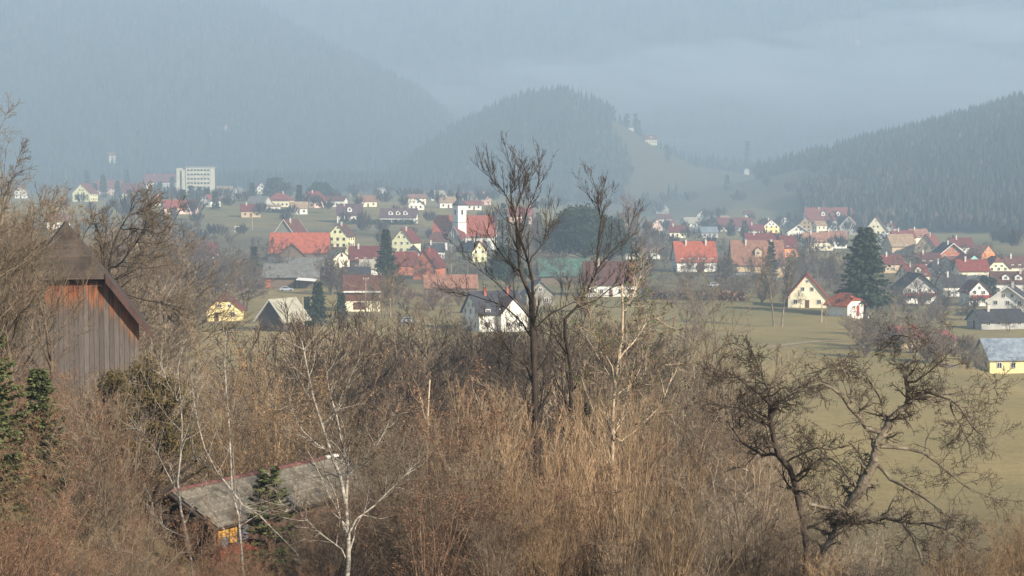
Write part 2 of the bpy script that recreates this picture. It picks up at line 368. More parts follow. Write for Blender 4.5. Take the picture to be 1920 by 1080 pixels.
def shell(par, Lw, Ww, Hw, R, wall, roof, k=1.0, o=.6, v=.5, trim=None, names=('wall', 'roof'), off=(0, 0), rz=0.0, down=1.5, gable_wall=None):
    slope = R/(Ww/2); b = Buf(); h, y = Lw/2, Ww/2
    if k >= 1: prof = [(-y, -down), (y, -down), (y, Hw), (0, Hw+R-.02), (-y, Hw)]
    elif k <= 0: prof = [(-y, -down), (y, -down), (y, Hw), (-y, Hw)]
    else: prof = [(-y, -down), (y, -down), (y, Hw), ((1-k)*y, Hw+k*R), (-(1-k)*y, Hw+k*R), (-y, Hw)]
    b.prism([(-h, q[0], q[1]) for q in prof], (Lw, 0, 0))
    loc = (off[0], off[1], 0)
    wo = link(names[0], b.mesh('wall'), wall, par, loc, rz)
    if gable_wall is not None and k > 0:                 # rendered gable field, proud of the wall
        pr = [q for q in prof if q[1] >= Hw-.01]
        for s in (-1, 1):
            g = Buf(); g.prism([((h+.003)*s, q[0]*.985, q[1]-.03) for q in pr], (.05*s, 0, 0)); link('gable_cladding', g.mesh('cladding'), gable_wall, par, loc, rz)
    b = Buf(); polys, ze, zr = roof_polys(Lw, Ww, Hw+.02, R, k, slope, o, v)
    for q in polys: b.prism([(p[0], p[1], p[2]+.02) for p in q], (0, 0, .2))
    ro = link(names[1], b.mesh('roof'), roof, par, loc, rz)
    if trim is not None and k > 0:
        a = Lw/2+v
        for s in (-1, 1):
            for t in (-1, 1):
                kk = max(0, 1-k); y0, z0 = (Ww/2+o)*t, ze; y1, z1 = kk*Ww/2*t, zr-kk*Ww/2*slope
                b = Buf(); b.prism([(a*s+.004*s, y0, z0-.12), (a*s+.004*s, y0, z0+.26), (a*s+.004*s, y1, z1+.26), (a*s+.004*s, y1, z1-.12)], (.07*s, 0, 0))
                link('verge_board', b.mesh('verge'), trim, ro)
    return wo, ro, zr
def wall_windows(par, Lw, Ww, Hw, R, k, yaw, cam_local, trim, panes, floors, door, wsize=(1.15, 1.35)):
    ww, wh = wsize
    faces = [('g', -1), ('g', 1), ('l', -1), ('l', 1)]
    dd = door
    for kind, s in faces:
        n = np.array((s, 0)) if kind == 'g' else np.array((0, s))
        if n@cam_local < .12: continue
        width = Ww if kind == 'g' else Lw; ncol = max(1, int(width/2.9)); fl = max(1, int(round(Hw/2.75)))
        rz = {('g', -1): -math.pi/2, ('g', 1): math.pi/2, ('l', -1): 0.0, ('l', 1): math.pi}[(kind, s)]
        def put(u, z, w, h):
            p = ((Lw/2+.03)*s, u, z) if kind == 'g' else (u, (Ww/2+.03)*s, z)
            window(par, p, w, h, rz, trim, panes)
        for f in range(fl):
            for c in range(ncol):
                u = ((c+.5)/ncol-.5)*width*.92
                if dd and f == 0 and c == ncol//2:
                    p = ((Lw/2+.02)*s, u, 1.05) if kind == 'g' else (u, (Ww/2+.02)*s, 1.05)
                    bx(par, 'door', p, (1.05, .14, 2.1), M_brownwood, rz); dd = False; continue
                put(u, f*2.75+1.6, ww, min(wh, Hw*.45))
        if kind == 'g' and k > .3 and R > 2.4:
            top = R*min(k, 1)
            for u in ((-1.2, 1.2) if Ww > 7.5 else (0,)): put(u, Hw+top*.28+.3, ww*.85, min(wh*.85, top*.4))
            if k >= 1 and R > 4: put(0, Hw+R*.68, .7, .7)
def house(px, by, Lw, Ww, Hw, R, yaw, wall, roof, label, k=1.0, cat='house', trim=None, chim=1, win=True, door=True, d=None, name='house', wtrim=None, balcony=False, dormer=0, o=.6, v=.5, group=None, gable=None, chim_m=None, panes=None, lean=False):
    if d is None: g = ground_hit(px, by)
    else:
        g = at(px, by, d); g[2] = H(g[0], g[1])
    ry = math.radians(yaw); D = math.hypot(g[0], g[1])
    off = .35*(abs(math.sin(ry))*Lw+abs(math.cos(ry))*Ww); g = g*np.array((1+off/D, 1+off/D, 1)); g[2] = H(g[0], g[1])
    t = thing(name, g, ry, label, cat, group)
    W_ = WALL[wall] if isinstance(wall, str) else wall; R_ = ROOF[roof]
    wo, ro, zr = shell(t, Lw, Ww, Hw, R, W_, R_, k, o, v, trim, gable_wall=gable)
    c = -np.array((g[0], g[1]))/D; cl = np.array((c[0]*math.cos(ry)+c[1]*math.sin(ry), -c[0]*math.sin(ry)+c[1]*math.cos(ry)))
    if panes is None: panes = D < 950
    if win: wall_windows(t, Lw, Ww, Hw, R, k, yaw, cl, wtrim or M_white, panes, 1, door)
    cm = chim_m or M_chim
    for i in range(chim):
        cx, cy = (-.22+.5*i)*Lw*(.6 if k < 1 else 1), Ww*.09*np.sign(cl[1] or 1); zc = Hw+R*.82
        ch = bx(ro, 'chimney', (cx, cy, zc+.75), (.65, .65, 2.4), cm); bx(ch, 'chimney_cap', (0, 0, .54), (1.3, 1.3, .08), M_metal)
    sg = -1 if cl[0] < 0 else 1; sl_ = -1 if cl[1] < 0 else 1
    if balcony:
        b = Buf(); hx = (Lw/2+.75)*sg
        b.box((hx, 0, 2.7), (1.4, Ww*.96, .16)); b.box((hx+.66*sg, 0, 3.2), (.08, Ww*.96, .75)); link('balcony', b.mesh('balcony'), M_brownwood if balcony is True else balcony, t)
    for i in range(dormer):
        u = ((i+.5)/dormer-.5)*Lw*.62; yy = Ww*.27*sl_; z0 = Hw+R*.26; hh = R*.34
        b = Buf(); y1, y2 = yy+1.2*sl_, yy-1.9*sl_
        b.prism([(u-1.25, y1, z0), (u+1.25, y1, z0), (u+1.25, y1, z0+hh), (u, y1, z0+hh+.9), (u-1.25, y1, z0+hh)], (0, y2-y1, 0))
        dm = link('dormer', b.mesh('dormer'), W_, t)
        b = Buf()
        for q in (-1, 1): b.prism([(u+1.6*q, y1+.3*sl_, z0+hh-.22), (u, y1+.3*sl_, z0+hh+.96), (u, y2, z0+hh+.96), (u+1.6*q, y2, z0+hh-.22)], (0, 0, .14))
        link('dormer_roof', b.mesh('dormer_roof'), R_, dm)
        window(dm, (u, y1+.03*sl_, z0+hh*.62), 1.1, min(1.2, hh*.8), 0 if sl_ < 0 else math.pi, M_white, panes)
    t['_dims'] = (Lw, Ww, Hw, R); return t
def lean_wing(t, off, rz, Lw, Ww, Hw, R, wall, roof, k=1.0, trim=None, win=True):
    w_, r_, z = shell(t, Lw, Ww, Hw, R, WALL[wall] if isinstance(wall, str) else wall, ROOF[roof], k, .5, .45, trim, ('wing_wall', 'wing_roof'), off, rz)
    if win:
        for u in (-Ww*.22, Ww*.22): window(w_, (-(Lw/2+.03), u, 1.6), 1, 1.2, -math.pi/2, M_white)
    return w_

W = WALL
# ---- near side of the village
house(423, 602, 9, 8.4, 2.8, 3.4, 96, 'yellow', 'brown', 'pale yellow house with clipped gable and thin red roof edge behind bare shrubs', k=.6, trim=M_redtrim, win=True, chim=0)
house(530, 622, 8.5, 7.0, 3.1, 3.9, 58, 'darkwood', 'pale', 'dark wooden barn with steep pale roof and white verge beside the spruces', cat='barn', name='barn', trim=M_white, chim=0, win=False, door=True, o=1.0)
t = house(548, 541, 17, 8, 4.0, 3.4, 2, 'wood', 'grey', 'long grey tiled barn with plank walls and an orange brick end', cat='barn', name='barn', chim=0, win=False, o=.9)
bx(t, 'brick_end', (-7.3, -4.04, 2.0), (1.7, .12, 3.9), W['brick']); bx(t, 'gate', (2.5, -4.05, 1.5), (3.0, .12, 3.0), W['darkwood'])
house(556, 524, 19, 7, 4.4, 2.8, 1, 'wood', 'grey', 'low grey roofed barn squeezed between two longer barns', cat='barn', name='barn', chim=0, win=False)
t = house(563, 502, 23, 12, 6.0, 7.2, 1, 'wood', 'orange', 'big barn with bright orange tiled roof and dark front gable', cat='barn', name='barn', chim=0, win=False, o=.5, v=.3)
w_ = lean_wing(t, (-2.6, -6.2), math.pi/2, 5, 10.2, 4.6, 4.6, 'wood', 'brown', win=False)
house(546, 490, 14, 11.5, 10.0, 7.4, 72, 'stone', 'brown', 'stone gabled farmhouse with white verge behind the orange roofed barn', trim=M_white, chim=1, win=False)
t = house(640, 478, 10, 9.4, 8.6, 5.2, 77, 'pale', 'brown', 'pale yellow gabled house with two wide brown windows and balcony', balcony=True, wtrim=M_brownwood, chim=1)
house(630, 503, 10, 7, 3.9, 2.6, 122, 'cream', 'grey', 'small house with grey roof and cream gable beside the orange barn', chim=0, wtrim=M_brownwood)
house(684, 508, 11, 9, 4.4, 4.6, 8, 'darkwood', 'darkred', 'dark house with plain maroon roof left of the slim spruce', chim=1, win=True)
house(692, 520, 6, 5, 3.4, 2.6, 4, 'white', 'pale', 'small white shed with sunlit beige roof beside the slim spruce', cat='shed', name='shed', chim=0, win=False)
house(668, 536, 8.5, 7, 2.6, 3.2, 5, 'darkwood', 'dark', 'charcoal roofed outbuilding behind the house with cream garage', chim=0, win=False, cat='shed', name='shed')
t = house(680, 584, 9, 8, 5.4, 3.6, 3, 'cream', 'brown', 'two storey house with brown roof and cream ground floor garage', trim=None, chim=0, win=False, door=False)
bx(t, 'upper_dark_panel', (0, -4.05, 3.9), (8.9, .1, 2.4), M_brownwood); bx(t, 'eave_board', (0, -4.72, 5.12), (9.6, .1, .42), M_white); bx(t, 'garage_door', (-.6, -4.04, 1.45), (3.4, .1, 1.9), M_brownwood)  # brown upper wall; the dark of its recess is put into the panel colour
t = house(762, 487, 11, 9, 8.0, 5.2, 72, 'pale', 'darkred', 'bright yellow gabled house with two small dark windows near the church', chim=1, o=.8)
house(775, 489, 6, 6.5, 3.0, 3.6, 90, 'grey', 'dark', 'grey green hip roofed shed in front of the bright yellow house', k=.4, cat='shed', name='shed', chim=0, win=False)
house(805, 524, 11, 8, 4.6, 5.4, 74, 'brick', 'darkred', 'maroon roofed house with orange brick gable below the church', chim=1, win=False, chim_m=M_chimr)
house(760, 516, 8, 7, 4.0, 4.2, 12, 'brick', 'darkred', 'low maroon roofed annexe left of the orange brick gable', chim=0, win=False)
house(845, 556, 15, 7, 2.8, 3.2, 4, 'wood', 'tanorange', 'long low shed with faded orange tile roof below the church', cat='shed', name='shed', chim=0, win=False)
house(884, 492, 11, 7.4, 4.6, 4.0, 128, 'pale', 'dark', 'pale yellow gabled house with charcoal roof just below the church', chim=2, trim=M_redtrim)
house(815, 486, 8, 6, 3.6, 3.0, 10, 'white', 'dark', 'small dark roofed house with white corner left of the church gable', chim=1)
t = house(925, 622, 11, 9.5, 4.2, 4.4, 24, 'white', 'dark', 'white walled house with charcoal roof behind the tall bare tree', chim=2, chim_m=M_chimr)
lean_wing(t, (2.2, -4.5), math.pi/2, 4.5, 6.4, 4.0, 3.6, 'white', 'brown')
house(1008, 574, 8, 7.5, 3.2, 3.4, 100, 'stone', 'grey', 'stone gabled cottage partly hidden by the tall bare tree trunk', chim=0)
house(1055, 533, 16, 12, 3.0, 5.0, 6, 'wood', 'green', 'broad hall with mossy green roof under the dark pines', cat='hall', name='hall', chim=0, win=False)
house(1142, 556, 15, 10, 4.0, 6.0, 3, 'white', 'brown', 'white walled house with broad brown roof right of the green hall', chim=1)
house(1203, 486, 15, 7, 3.2, 2.2, 5, 'white', 'tan', 'long low white house with flat tan roof right of the pines', chim=1)
t = house(1301, 510, 15, 11, 4.2, 6.8, 6, 'white', 'orange', 'farmhouse with big orange roof and white walls beside the road', chim=2)
bx(t, 'porch_dark_panel', (1.4, -5.56, 1.6), (2.6, .12, 3.0), M_brownwood)  # flat brown panel on the wall, its dark colour stands for a recess
t = house(1418, 512, 19, 12, 3.6, 8.2, 2, 'tan', 'tanorange', 'long farm building with faded orange roof and arched dormer', chim=2, win=False, dormer=1)
house(1474, 482, 8, 8, 4.6, 4.8, 25, 'orange', 'darkred', 'dark crimson roofed house with orange end behind the faded orange roof', chim=0)
house(1513, 577, 10, 10, 3.0, 5.9, 82, 'cream', 'red', 'tall cream gabled house with red verge at the meadow edge', trim=M_redtrim, chim=0)
t = house(1584, 594, 7, 5.8, 3.1, 2.4, 128, 'white', 'orange', 'small white garage with orange hipped roof and dark red door', k=.35, cat='garage', name='garage', chim=0, win=False, door=False, o=.8)
bx(t, 'door', (-3.53, -.9, 1.25), (.1, 1.0, 2.5), M_redtrim); bx(t, 'gate', (-3.53, 1.1, 1.1), (.1, 1.6, 2.1), M_white)
# ---- right-hand estate, front rows
house(1714, 569, 10, 11, 5.0, 4.6, 98, 'white', 'dark', 'large dark roofed chalet with red and white balcony behind brush', balcony=M_redtrim, chim=0, o=1.2, v=1.4, gable=W['grey'])
house(1826, 574, 8, 6.5, 4.6, 3.2, 100, 'white', 'red', 'small white gabled house with red balcony on the estate', balcony=M_redtrim, chim=0)
house(1893, 596, 13, 11, 5.0, 4.0, 70, 'white', 'dark', 'low chalet with curved white verge at the right edge', trim=M_white, chim=1, v=1.0)
house(1868, 618, 13, 9, 2.2, 2.8, 12, 'grey', 'dark', 'wide charcoal roofed house with small white chimney near the bank', chim=1)
house(1818, 546, 12, 8, 3.0, 2.2, 8, 'cream', 'grey', 'low cream house with grey roof under the bright red roof', chim=0)
house(1820, 541, 11, 8, 6.6, 3.6, 4, 'cream', 'brightred', 'cream house with brilliant red roof on the estate', chim=1, dormer=0)
house(1895, 552, 14, 9, 4.0, 3.6, 172, 'white', 'brown', 'broad brown roofed house with two dormers at the right edge', dormer=2, chim=1)
house(1760, 536, 10, 8, 4.6, 4.0, 30, 'white', 'dark', 'charcoal hip roofed house with small white porch on the estate', k=.5, chim=1)
house(1712, 540, 9, 8, 4.6, 3.6, 20, 'cream', 'darkred', 'maroon roofed house with white dormer behind the chalet', dormer=1, chim=1)
house(1814, 520, 9, 10, 5.0, 3.6, 112, 'teal', 'darkred', 'pale teal gabled house with maroon roof on the estate', chim=0)
house(1863, 527, 9, 9, 4.6, 4.4, 100, 'lime', 'red', 'pale green and white gabled house behind a bare tree', k=.55, chim=0)
house(1839, 494, 8, 9, 4.0, 3.6, 128, 'orange', 'tanorange', 'small orange gabled house at the foot of the wooded hill', chim=0)
house(1777, 500, 12, 11, 5.4, 4.4, 96, 'brick', 'dark', 'brown gabled house with bold white verge on the estate', trim=M_white, v=1.2, chim=1)
house(1742, 484, 11, 10, 4.6, 6.0, 60, 'tan', 'red', 'tan gabled house with raspberry red roof on the estate', chim=1)
house(1686, 480, 12, 10, 4.6, 5.0, 14, 'tan', 'tan', 'broad house with sunlit tan roof right of the big spruce', chim=0)
house(1692, 466, 11, 8, 5.6, 3.2, 6, 'pink', 'red', 'red roofed pink house behind the tan roof', chim=1)
house(1783, 516, 8, 7, 4.0, 3.0, 40, 'white', 'brown', 'little brown roofed house wedged beside the charcoal hip roof', chim=0)
# ---- right-hand estate, back rows
house(1643, 450, 13, 13, 5.0, 8.6, 76, 'cream', 'brown', 'tall steep gabled cream house behind the big spruce', chim=0)
house(1592, 440, 12, 11, 5.2, 6.0, 76, 'grey', 'red', 'grey gabled house with white verge and red roof on the estate', trim=M_white, chim=0)
house(1554, 434, 33, 15, 7.5, 8.0, 4, 'white', 'red', 'very long red roofed building with white dormers', cat='building', name='building', dormer=2, chim=1)
house(1536, 440, 7, 6, 6.0, 2.4, 20, 'cream', 'tan', 'narrow cream house below the very long red roof', chim=0)
house(1515, 438, 11, 12, 5.0, 6.0, 72, 'tan', 'red', 'tan gabled house with reddish roof left of the very long roof', chim=0)
house(1495, 446, 11, 13, 3.4, 4.4, 88, 'white', 'dark', 'wide white chalet gable under a dark arched roof edge', trim=M_white, v=1.2, chim=0)
house(1441, 438, 10, 11, 4.6, 4.4, 104, 'yellow', 'red', 'ochre gabled house with white upper gable and red roof', gable=W['white'], chim=1)
house(1468, 428, 8, 8, 4, 4.0, 100, 'white', 'red', 'small white gabled house with vivid red roof on the estate', chim=0)
house(1378, 434, 24, 10, 3.4, 5.6, 3, 'white', 'darkred', 'long brown roofed house with low white wall on the estate', chim=0)
house(1404, 416, 7, 7, 5, 2.4, 4, 'cream', 'brown', 'cube shaped cream house highest in the right-hand estate', chim=0)
house(1318, 416, 14, 11, 4, 5.2, 86, 'white', 'red', 'bright white house with arched gable and two side bays', chim=0)
house(1293, 426, 11, 9, 2.6, 4.0, 28, 'white', 'pale', 'house with brilliantly sunlit pale roof among dark trees', chim=0)
house(1281, 440, 9, 9, 3.4, 3.6, 88, 'yellow', 'tan', 'ochre gabled house beneath the sunlit pale roof', chim=0, k=.6)
house(1228, 432, 8, 8, 4, 3.6, 110, 'pink', 'tanorange', 'pinkish house with small gable right of the birch', chim=0)
house(1256, 428, 6, 6, 3, 2.4, 8, 'white', 'red', 'tiny white cottage with red roof right of the birch', chim=0)
house(1237, 404, 12, 8, 3.5, 3.5, 30, 'grey', 'pale', 'faint grey house with pale roof below the forested slope', chim=0)
house(1683, 432, 13, 8, 4.6, 2.8, 166, 'white', 'orange', 'white house with orange gable end at the forest foot', chim=0)
house(1670, 440, 9, 8, 4.0, 3.4, 60, 'white', 'darkred', 'white house with dark red roof behind the tall cream gable', chim=1)
house(1425, 478, 15, 9, 4.2, 4.2, 5, 'white', 'darkred', 'maroon roofed white house peeping over the faded orange roof', d=930, chim=1)
house(1530, 470, 14, 9, 4.6, 4.0, 10, 'cream', 'tanorange', 'cream house with dull orange roof above the bare trees', chim=1)
house(1562, 466, 12, 8, 4.6, 4.0, 6, 'white', 'tanorange', 'white walled house with dull orange roof left of the big spruce', chim=1)
house(1328, 446, 10, 8, 3.4, 3.0, 8, 'grey', 'silver', 'grey roofed bungalow below the bright white arched gable', chim=0)
house(1352, 426, 11, 9, 4, 3.6, 20, 'white', 'tan', 'white house with tan roof left of the long brown roof', chim=1)
house(1268, 446, 10, 8, 3.6, 3.6, 6, 'cream', 'darkred', 'cream house with maroon roof below the tiny white cottage', chim=1)
house(1310, 436, 9, 8, 3.6, 3.4, 70, 'white', 'brown', 'white gabled house squeezed beside the grey bungalow', chim=0)
house(1415, 444, 10, 8, 3.8, 3.6, 10, 'white', 'darkred', 'white house with maroon roof before the ochre gabled house', chim=1)
house(1612, 432, 11, 9, 4.4, 4, 8, 'white', 'red', 'white house with wide red roof left of the tall cream gable', chim=1)
house(1720, 458, 10, 8, 4.2, 3.8, 12, 'cream', 'tanorange', 'cream house with dull orange roof behind the raspberry roof', chim=1)
house(1655, 466, 9, 8, 4.0, 3.4, 70, 'grey', 'silver', 'grey gabled house with slate grey roof right behind the great spruce', chim=0)
house(1800, 478, 10, 8, 4.0, 3.6, 6, 'white', 'darkred', 'white house with dark red roof left of the small orange gable', chim=1)
house(1738, 512, 10, 8, 4.2, 3.6, 10, 'white', 'brown', 'white house with chocolate roof above the maroon roof', chim=1)
house(1902, 520, 10, 8, 4.2, 3.6, 14, 'cream', 'brown', 'cream house with brown roof right of the pale green gable', chim=1)
house(1785, 556, 9, 7.5, 3.8, 3.4, 8, 'white', 'dark', 'white house with slate roof between chalet and red balcony house', chim=1)
house(1870, 548, 8, 7, 3.6, 3.0, 60, 'white', 'darkred', 'white gabled house with maroon roof left of the two dormers', chim=0)
house(1668, 512, 9, 7.5, 3.8, 3.2, 16, 'tan', 'darkred', 'tan house with maroon roof hidden behind the great spruce', chim=1)
house(1245, 420, 10, 8, 3.8, 3.4, 6, 'white', 'darkred', 'white house with brownish red roof in front of the faint grey house', chim=0)
house(470, 408, 11, 8, 3.6, 3.6, 10, 'tan', 'darkred', 'tan house with red roof left of the white garage', chim=1)
house(560, 402, 10, 8, 3.6, 3.4, 8, 'white', 'tan', 'white house with tan roof below the reddish gabled house', chim=0)
house(690, 388, 11, 8, 3.6, 3.2, 6, 'cream', 'tanorange', 'cream bungalow with orange roof left of the flat orange roof', chim=0)
house(840, 390, 11, 8, 3.6, 3.2, 8, 'white', 'tan', 'white bungalow with tan roof left of the church dome', chim=0)
house(395, 388, 10, 8, 4, 3.6, 60, 'white', 'red', 'white gabled house with red roof below the tan roofed house', chim=0)
house(285, 385, 11, 8, 4, 3.6, 8, 'cream', 'tanorange', 'cream house with orange roof in front of the large white building', chim=0)
# ---- river side
house(1896, 699, 13, 9, 3.0, 3.6, 8, 'yellow', 'silver', 'yellow house with wide silver grey roof below the bank', chim=0)
house(1692, 652, 6, 5, 2.2, 1.8, 30, 'tan', 'red', 'small red roofed hut behind brush by the river', cat='hut', name='hut', chim=0, win=False)
house(1763, 655, 6.5, 5.5, 2.2, 2.0, 60, 'tan', 'red', 'small red roofed hut beside the apple tree snag', cat='hut', name='hut', chim=0, win=False)
# ---- left side
t = house(238, 492, 12, 9, 5.0, 4.0, 148, 'cream', 'brown', 'cream house with brown roof and bold red verge behind bare branches', trim=M_redtrim, chim=1, o=.9, v=.9)
house(352, 496, 24, 10, 3.8, 5.0, 4, 'white', 'darkred', 'long low white house with faded red brown roof', chim=1)
house(292, 492, 8, 6, 2.6, 2.0, 20, 'orange', 'brown', 'small orange annexe beside the long low white house', chim=0)
house(160, 378, 13, 14, 6, 7, 78, 'pale', 'red', 'pale gabled house with red verge at the far left', trim=M_redtrim, chim=0)
house(252, 374, 20, 11, 5.5, 6.2, 166, 'cream', 'darkred', 'cream house with broad dark red roof among far conifers', chim=1)
house(206, 366, 22, 11, 6, 6, 6, 'pink', 'red', 'faint long red roof left of the cream house', chim=1)
t = house(304, 362, 30, 14, 9, 7, 4, 'white', 'red', 'large white building with long red roof beside the concrete block', cat='building', name='building', chim=1)
bx(t, 'balcony_band', (-1, -7.4, 7.6), (20, 1.2, 1.3), M_white)
house(338, 402, 20, 9, 4, 4, 20, 'pink', 'brightred', 'low pink house with bright red roof below the concrete block', chim=0)
house(421, 372, 12, 10, 5, 4, 18, 'tan', 'tan', 'tan roofed house right of the concrete block', chim=0, o=1.0)
house(448, 374, 8, 8, 5, 4, 70, 'white', 'grey', 'small white house between far conifers', chim=0)
house(488, 364, 8, 8, 5, 4.6, 112, 'white', 'red', 'little white gabled house with red verge against dark conifers', trim=M_redtrim, chim=0)
house(526, 388, 15, 11, 4.4, 4.4, 172, 'cream', 'red', 'cream villa with red hipped roof between two dark conifers', k=0, chim=1)
house(486, 390, 14, 8, 3, 4, 150, 'grey', 'grey', 'grey roofed farm shed on the left of the cream villa', cat='shed', name='shed', chim=0, win=False)
house(513, 397, 8, 5, 3, .9, 4, 'white', 'tan', 'white flat topped garage in front of the cream villa', cat='garage', name='garage', chim=0)
house(588, 390, 12, 10, 5, 5, 60, 'pink', 'darkred', 'reddish gabled house right of the cream villa', chim=1)
house(630, 388, 13, 8, 4, 2.6, 170, 'white', 'brown', 'white house with low brown roof above the green field', chim=0)
house(656, 418, 14, 10, 4.4, 5.6, 4, 'white', 'purple', 'white house with plum roof and big central dormer', dormer=1, chim=1)
t = house(748, 421, 20, 9, 3.8, 4.4, 176, 'white', 'purple', 'long white house with dark roof and white dormers behind a hedge', dormer=3, chim=0)
house(782, 384, 12, 9, 4.6, 2.4, 4, 'cream', 'tanorange', 'cream house with flat orange roof on the far plain', chim=0)
house(781, 394, 11, 9, 3.4, 3.4, 90, 'white', 'dark', 'white double gabled house below the flat orange roof', chim=0)
house(817, 376, 13, 8, 3.4, 3.6, 35, 'cream', 'pale', 'cream house with sunlit roof left of the church spire', chim=0)
house(860, 374, 20, 8, 3.6, 1.6, 4, 'white', 'tanorange', 'long low white building behind the church spire', chim=0)
house(905, 384, 10, 11, 3.6, 5.6, 96, 'pink', 'red', 'pink gabled house right of the church spire', chim=0)
house(884, 394, 12, 8, 3, 2.2, 4, 'white', 'red', 'white strip house with red roof beside the church dome', chim=0)
house(715, 363, 9, 7, 3.6, .9, 4, 'white', 'pale', 'bright white box shaped house on the far plain', chim=0)
house(664, 368, 8, 7, 3, 3, 96, 'pink', 'tanorange', 'tiny pink gabled house on the far plain', chim=0)
house(975, 418, 14, 9, 4, 4.4, 10, 'pink', 'red', 'red roofed house seen through the bare tree crown', chim=0)
house(40, 372, 14, 9, 5, 4.4, 100, 'white', 'tan', 'white house glimpsed through the branches at the left edge', chim=0)
house(108, 430, 12, 9, 4, 4, 20, 'white', 'brown', 'white house with brown roof glimpsed behind left branches', chim=0)
# ---- hillside houses
house(1220, 252, 12, 9, 5, 3.8, 4, 'cream', 'red', 'lone cream house with red roof on the knoll', dormer=1, chim=0, d=1955)
house(1485, 290, 17, 13, 6, 8, 58, 'grey', 'red', 'big grey gabled house with red roof on the saddle', chim=0, d=1930)
house(1183, 250, 5, 5, 3, 1.6, 4, 'white', 'grey', 'tiny white hut left of the knoll house', cat='hut', name='hut', chim=0, win=False, d=1990)
house(1400, 284, 5, 5, 4.4, 2, 90, 'white', 'grey', 'tiny white chapel like hut on the saddle', cat='hut', name='hut', chim=0, win=False, d=1960)
house(208, 308, 9, 9, 7, 3.4, 20, 'cream', 'tanorange', 'square cream house on the far left slope', chim=0)
house(232, 306, 7, 6, 3.4, 2.6, 10, 'pink', 'red', 'small pink house right of the square cream house', chim=0)
house(423, 258, 10, 9, 5, 5, 110, 'pink', 'tanorange', 'pinkish house high on the hazy left mountain', chim=0)
house(400, 262, 8, 6, 3.6, 2.6, 60, 'white', 'grey', 'tiny pale house left of the pinkish mountain house', chim=0)
house(1603, 86, 10, 9, 5, 4.6, 40, 'pink', 'red', 'lone house on the misty mountain above the clouds', chim=0)

# ---- concrete block on the left
def concrete_block():
    g = ground_hit(368, 372); t = thing('apartment_block', g, math.radians(-3), 'tall beige concrete block with slim towers on its left', 'building')
    m = WALL['tan2'] = mat('beige_concrete', L(206, 200, 176), L(180, 174, 150), scale=.4, bump=.1); u = math.hypot(g[0], g[1])/FPX
    wd, hh = 47*u, 56*u
    b = Buf(); b.box((8*u, 0, hh/2-1), (wd, 14, hh+2)); link('wall', b.mesh('block'), m, t)
    b = Buf(); b.box((8*u, 0, hh+.65), (wd+.8, 14.8, .7)); link('roof_slab', b.mesh('slab'), WALL['grey'], t)
    for dx, w_, h_ in ((-20*u, 6*u, hh*.94), (-30*u, 5.5*u, hh*1.0)):
        b = Buf(); b.box((dx, -1, h_/2-1), (w_, 12, h_+2)); link('stair_tower', b.mesh('tower'), m, t)
    for f in range(int(hh/3.3)):
        for c in range(7):
            window(t, (8*u+((c+.5)/7-.5)*wd*.92, -7.04, 1.9+f*3.3), 1.9, 1.5, 0, M_white, False)
concrete_block()

# ---- church
def church():
    g = at(872, 478, 905); g[2] = H(g[0], g[1]); t = thing('church', g, math.radians(-4), 'village church with white onion domed tower and long orange roof', 'church')
    u = 905/FPX; ox = (865-872)*u
    shell(t, 29, 13, 6.6, 9.0, WALL['white'], ROOF['orange'], .8, .7, .4)
    for i in range(5):
        window(t, (-11.5+i*5.2, -6.55, 3.6), 1.1, 2.6, 0, M_white)
    # tower, turned corner-on, in front of the nave
    rz = math.radians(40); s = 4.7; top = 20.6; y = -9.5
    b = Buf(); b.box((0, 0, top/2-1), (s, s, top+2)); tw = link('tower', b.mesh('tower'), WALL['white'], t, (ox, y, 0), rz)
    b = Buf(); b.box((0, 0, 12.6), (s+.35, s+.35, .3)); link('string_course', b.mesh('course'), WALL['stone'], tw)
    b = Buf(); b.box((0, 0, top+.1), (s+.5, s+.5, .35)); link('cornice', b.mesh('cornice'), ROOF['darkred'], tw)
    for p, r in (((0, -s/2-.03, 17.4), 0), ((-s/2-.03, 0, 17.4), -math.pi/2), ((s/2+.03, 0, 17.4), math.pi/2)):
        window(tw, p, 1.0, 2.4, r, M_brownwood)
    m = mat('dark_copper_sheet', L(70, 70, 74), L(50, 50, 54), scale=1.5, rough=.55)
    b = Buf(); b.lathe([(3.5, top+.25), (2.7, top+1.2), (1.5, top+2.2), (1.25, top+2.7), (1.7, top+3.4), (2.0, top+4.3), (1.85, top+5.2), (1.2, top+6.1), (.6, top+6.8), (.45, top+7.6), (.18, top+8.6), (.06, top+10.4)], 8, ph=math.pi/8)
    do = link('onion_dome', b.mesh('dome', True), m, tw)
    b = Buf(); b.box((0, 0, top+10.9), (.14, .14, 1.3)); b.box((0, 0, top+11.1), (.7, .13, .13)); link('cross', b.mesh('cross'), M_metal, do)
    b = Buf(); b.lathe([(.1, top+10.0), (.34, top+10.25), (.1, top+10.5)], 8); link('finial_ball', b.mesh('ball'), M_metal, do)
    # stone porch gable below the tower
    w_, r_, z = shell(t, 5, 7.6, 5.4, 5.2, WALL['stone'], ROOF['darkred'], 1, .4, .35, M_white, ('porch_wall', 'porch_roof'), (ox-.6, y-2.2), math.radians(58))
    for k in (-1.2, .4, 1.6): bx(w_, 'buttress_rib', (-2.56, k, 7.2), (.14, .35, 3.6-abs(k-.3)*1.2), WALL['white'])
    # vestry with dark roof on the left
    shell(t, 9, 7, 4.0, 4.0, WALL['white'], ROOF['brown'], .5, .5, .4, None, ('vestry_wall', 'vestry_roof'), (-11, -8), 0)
church()

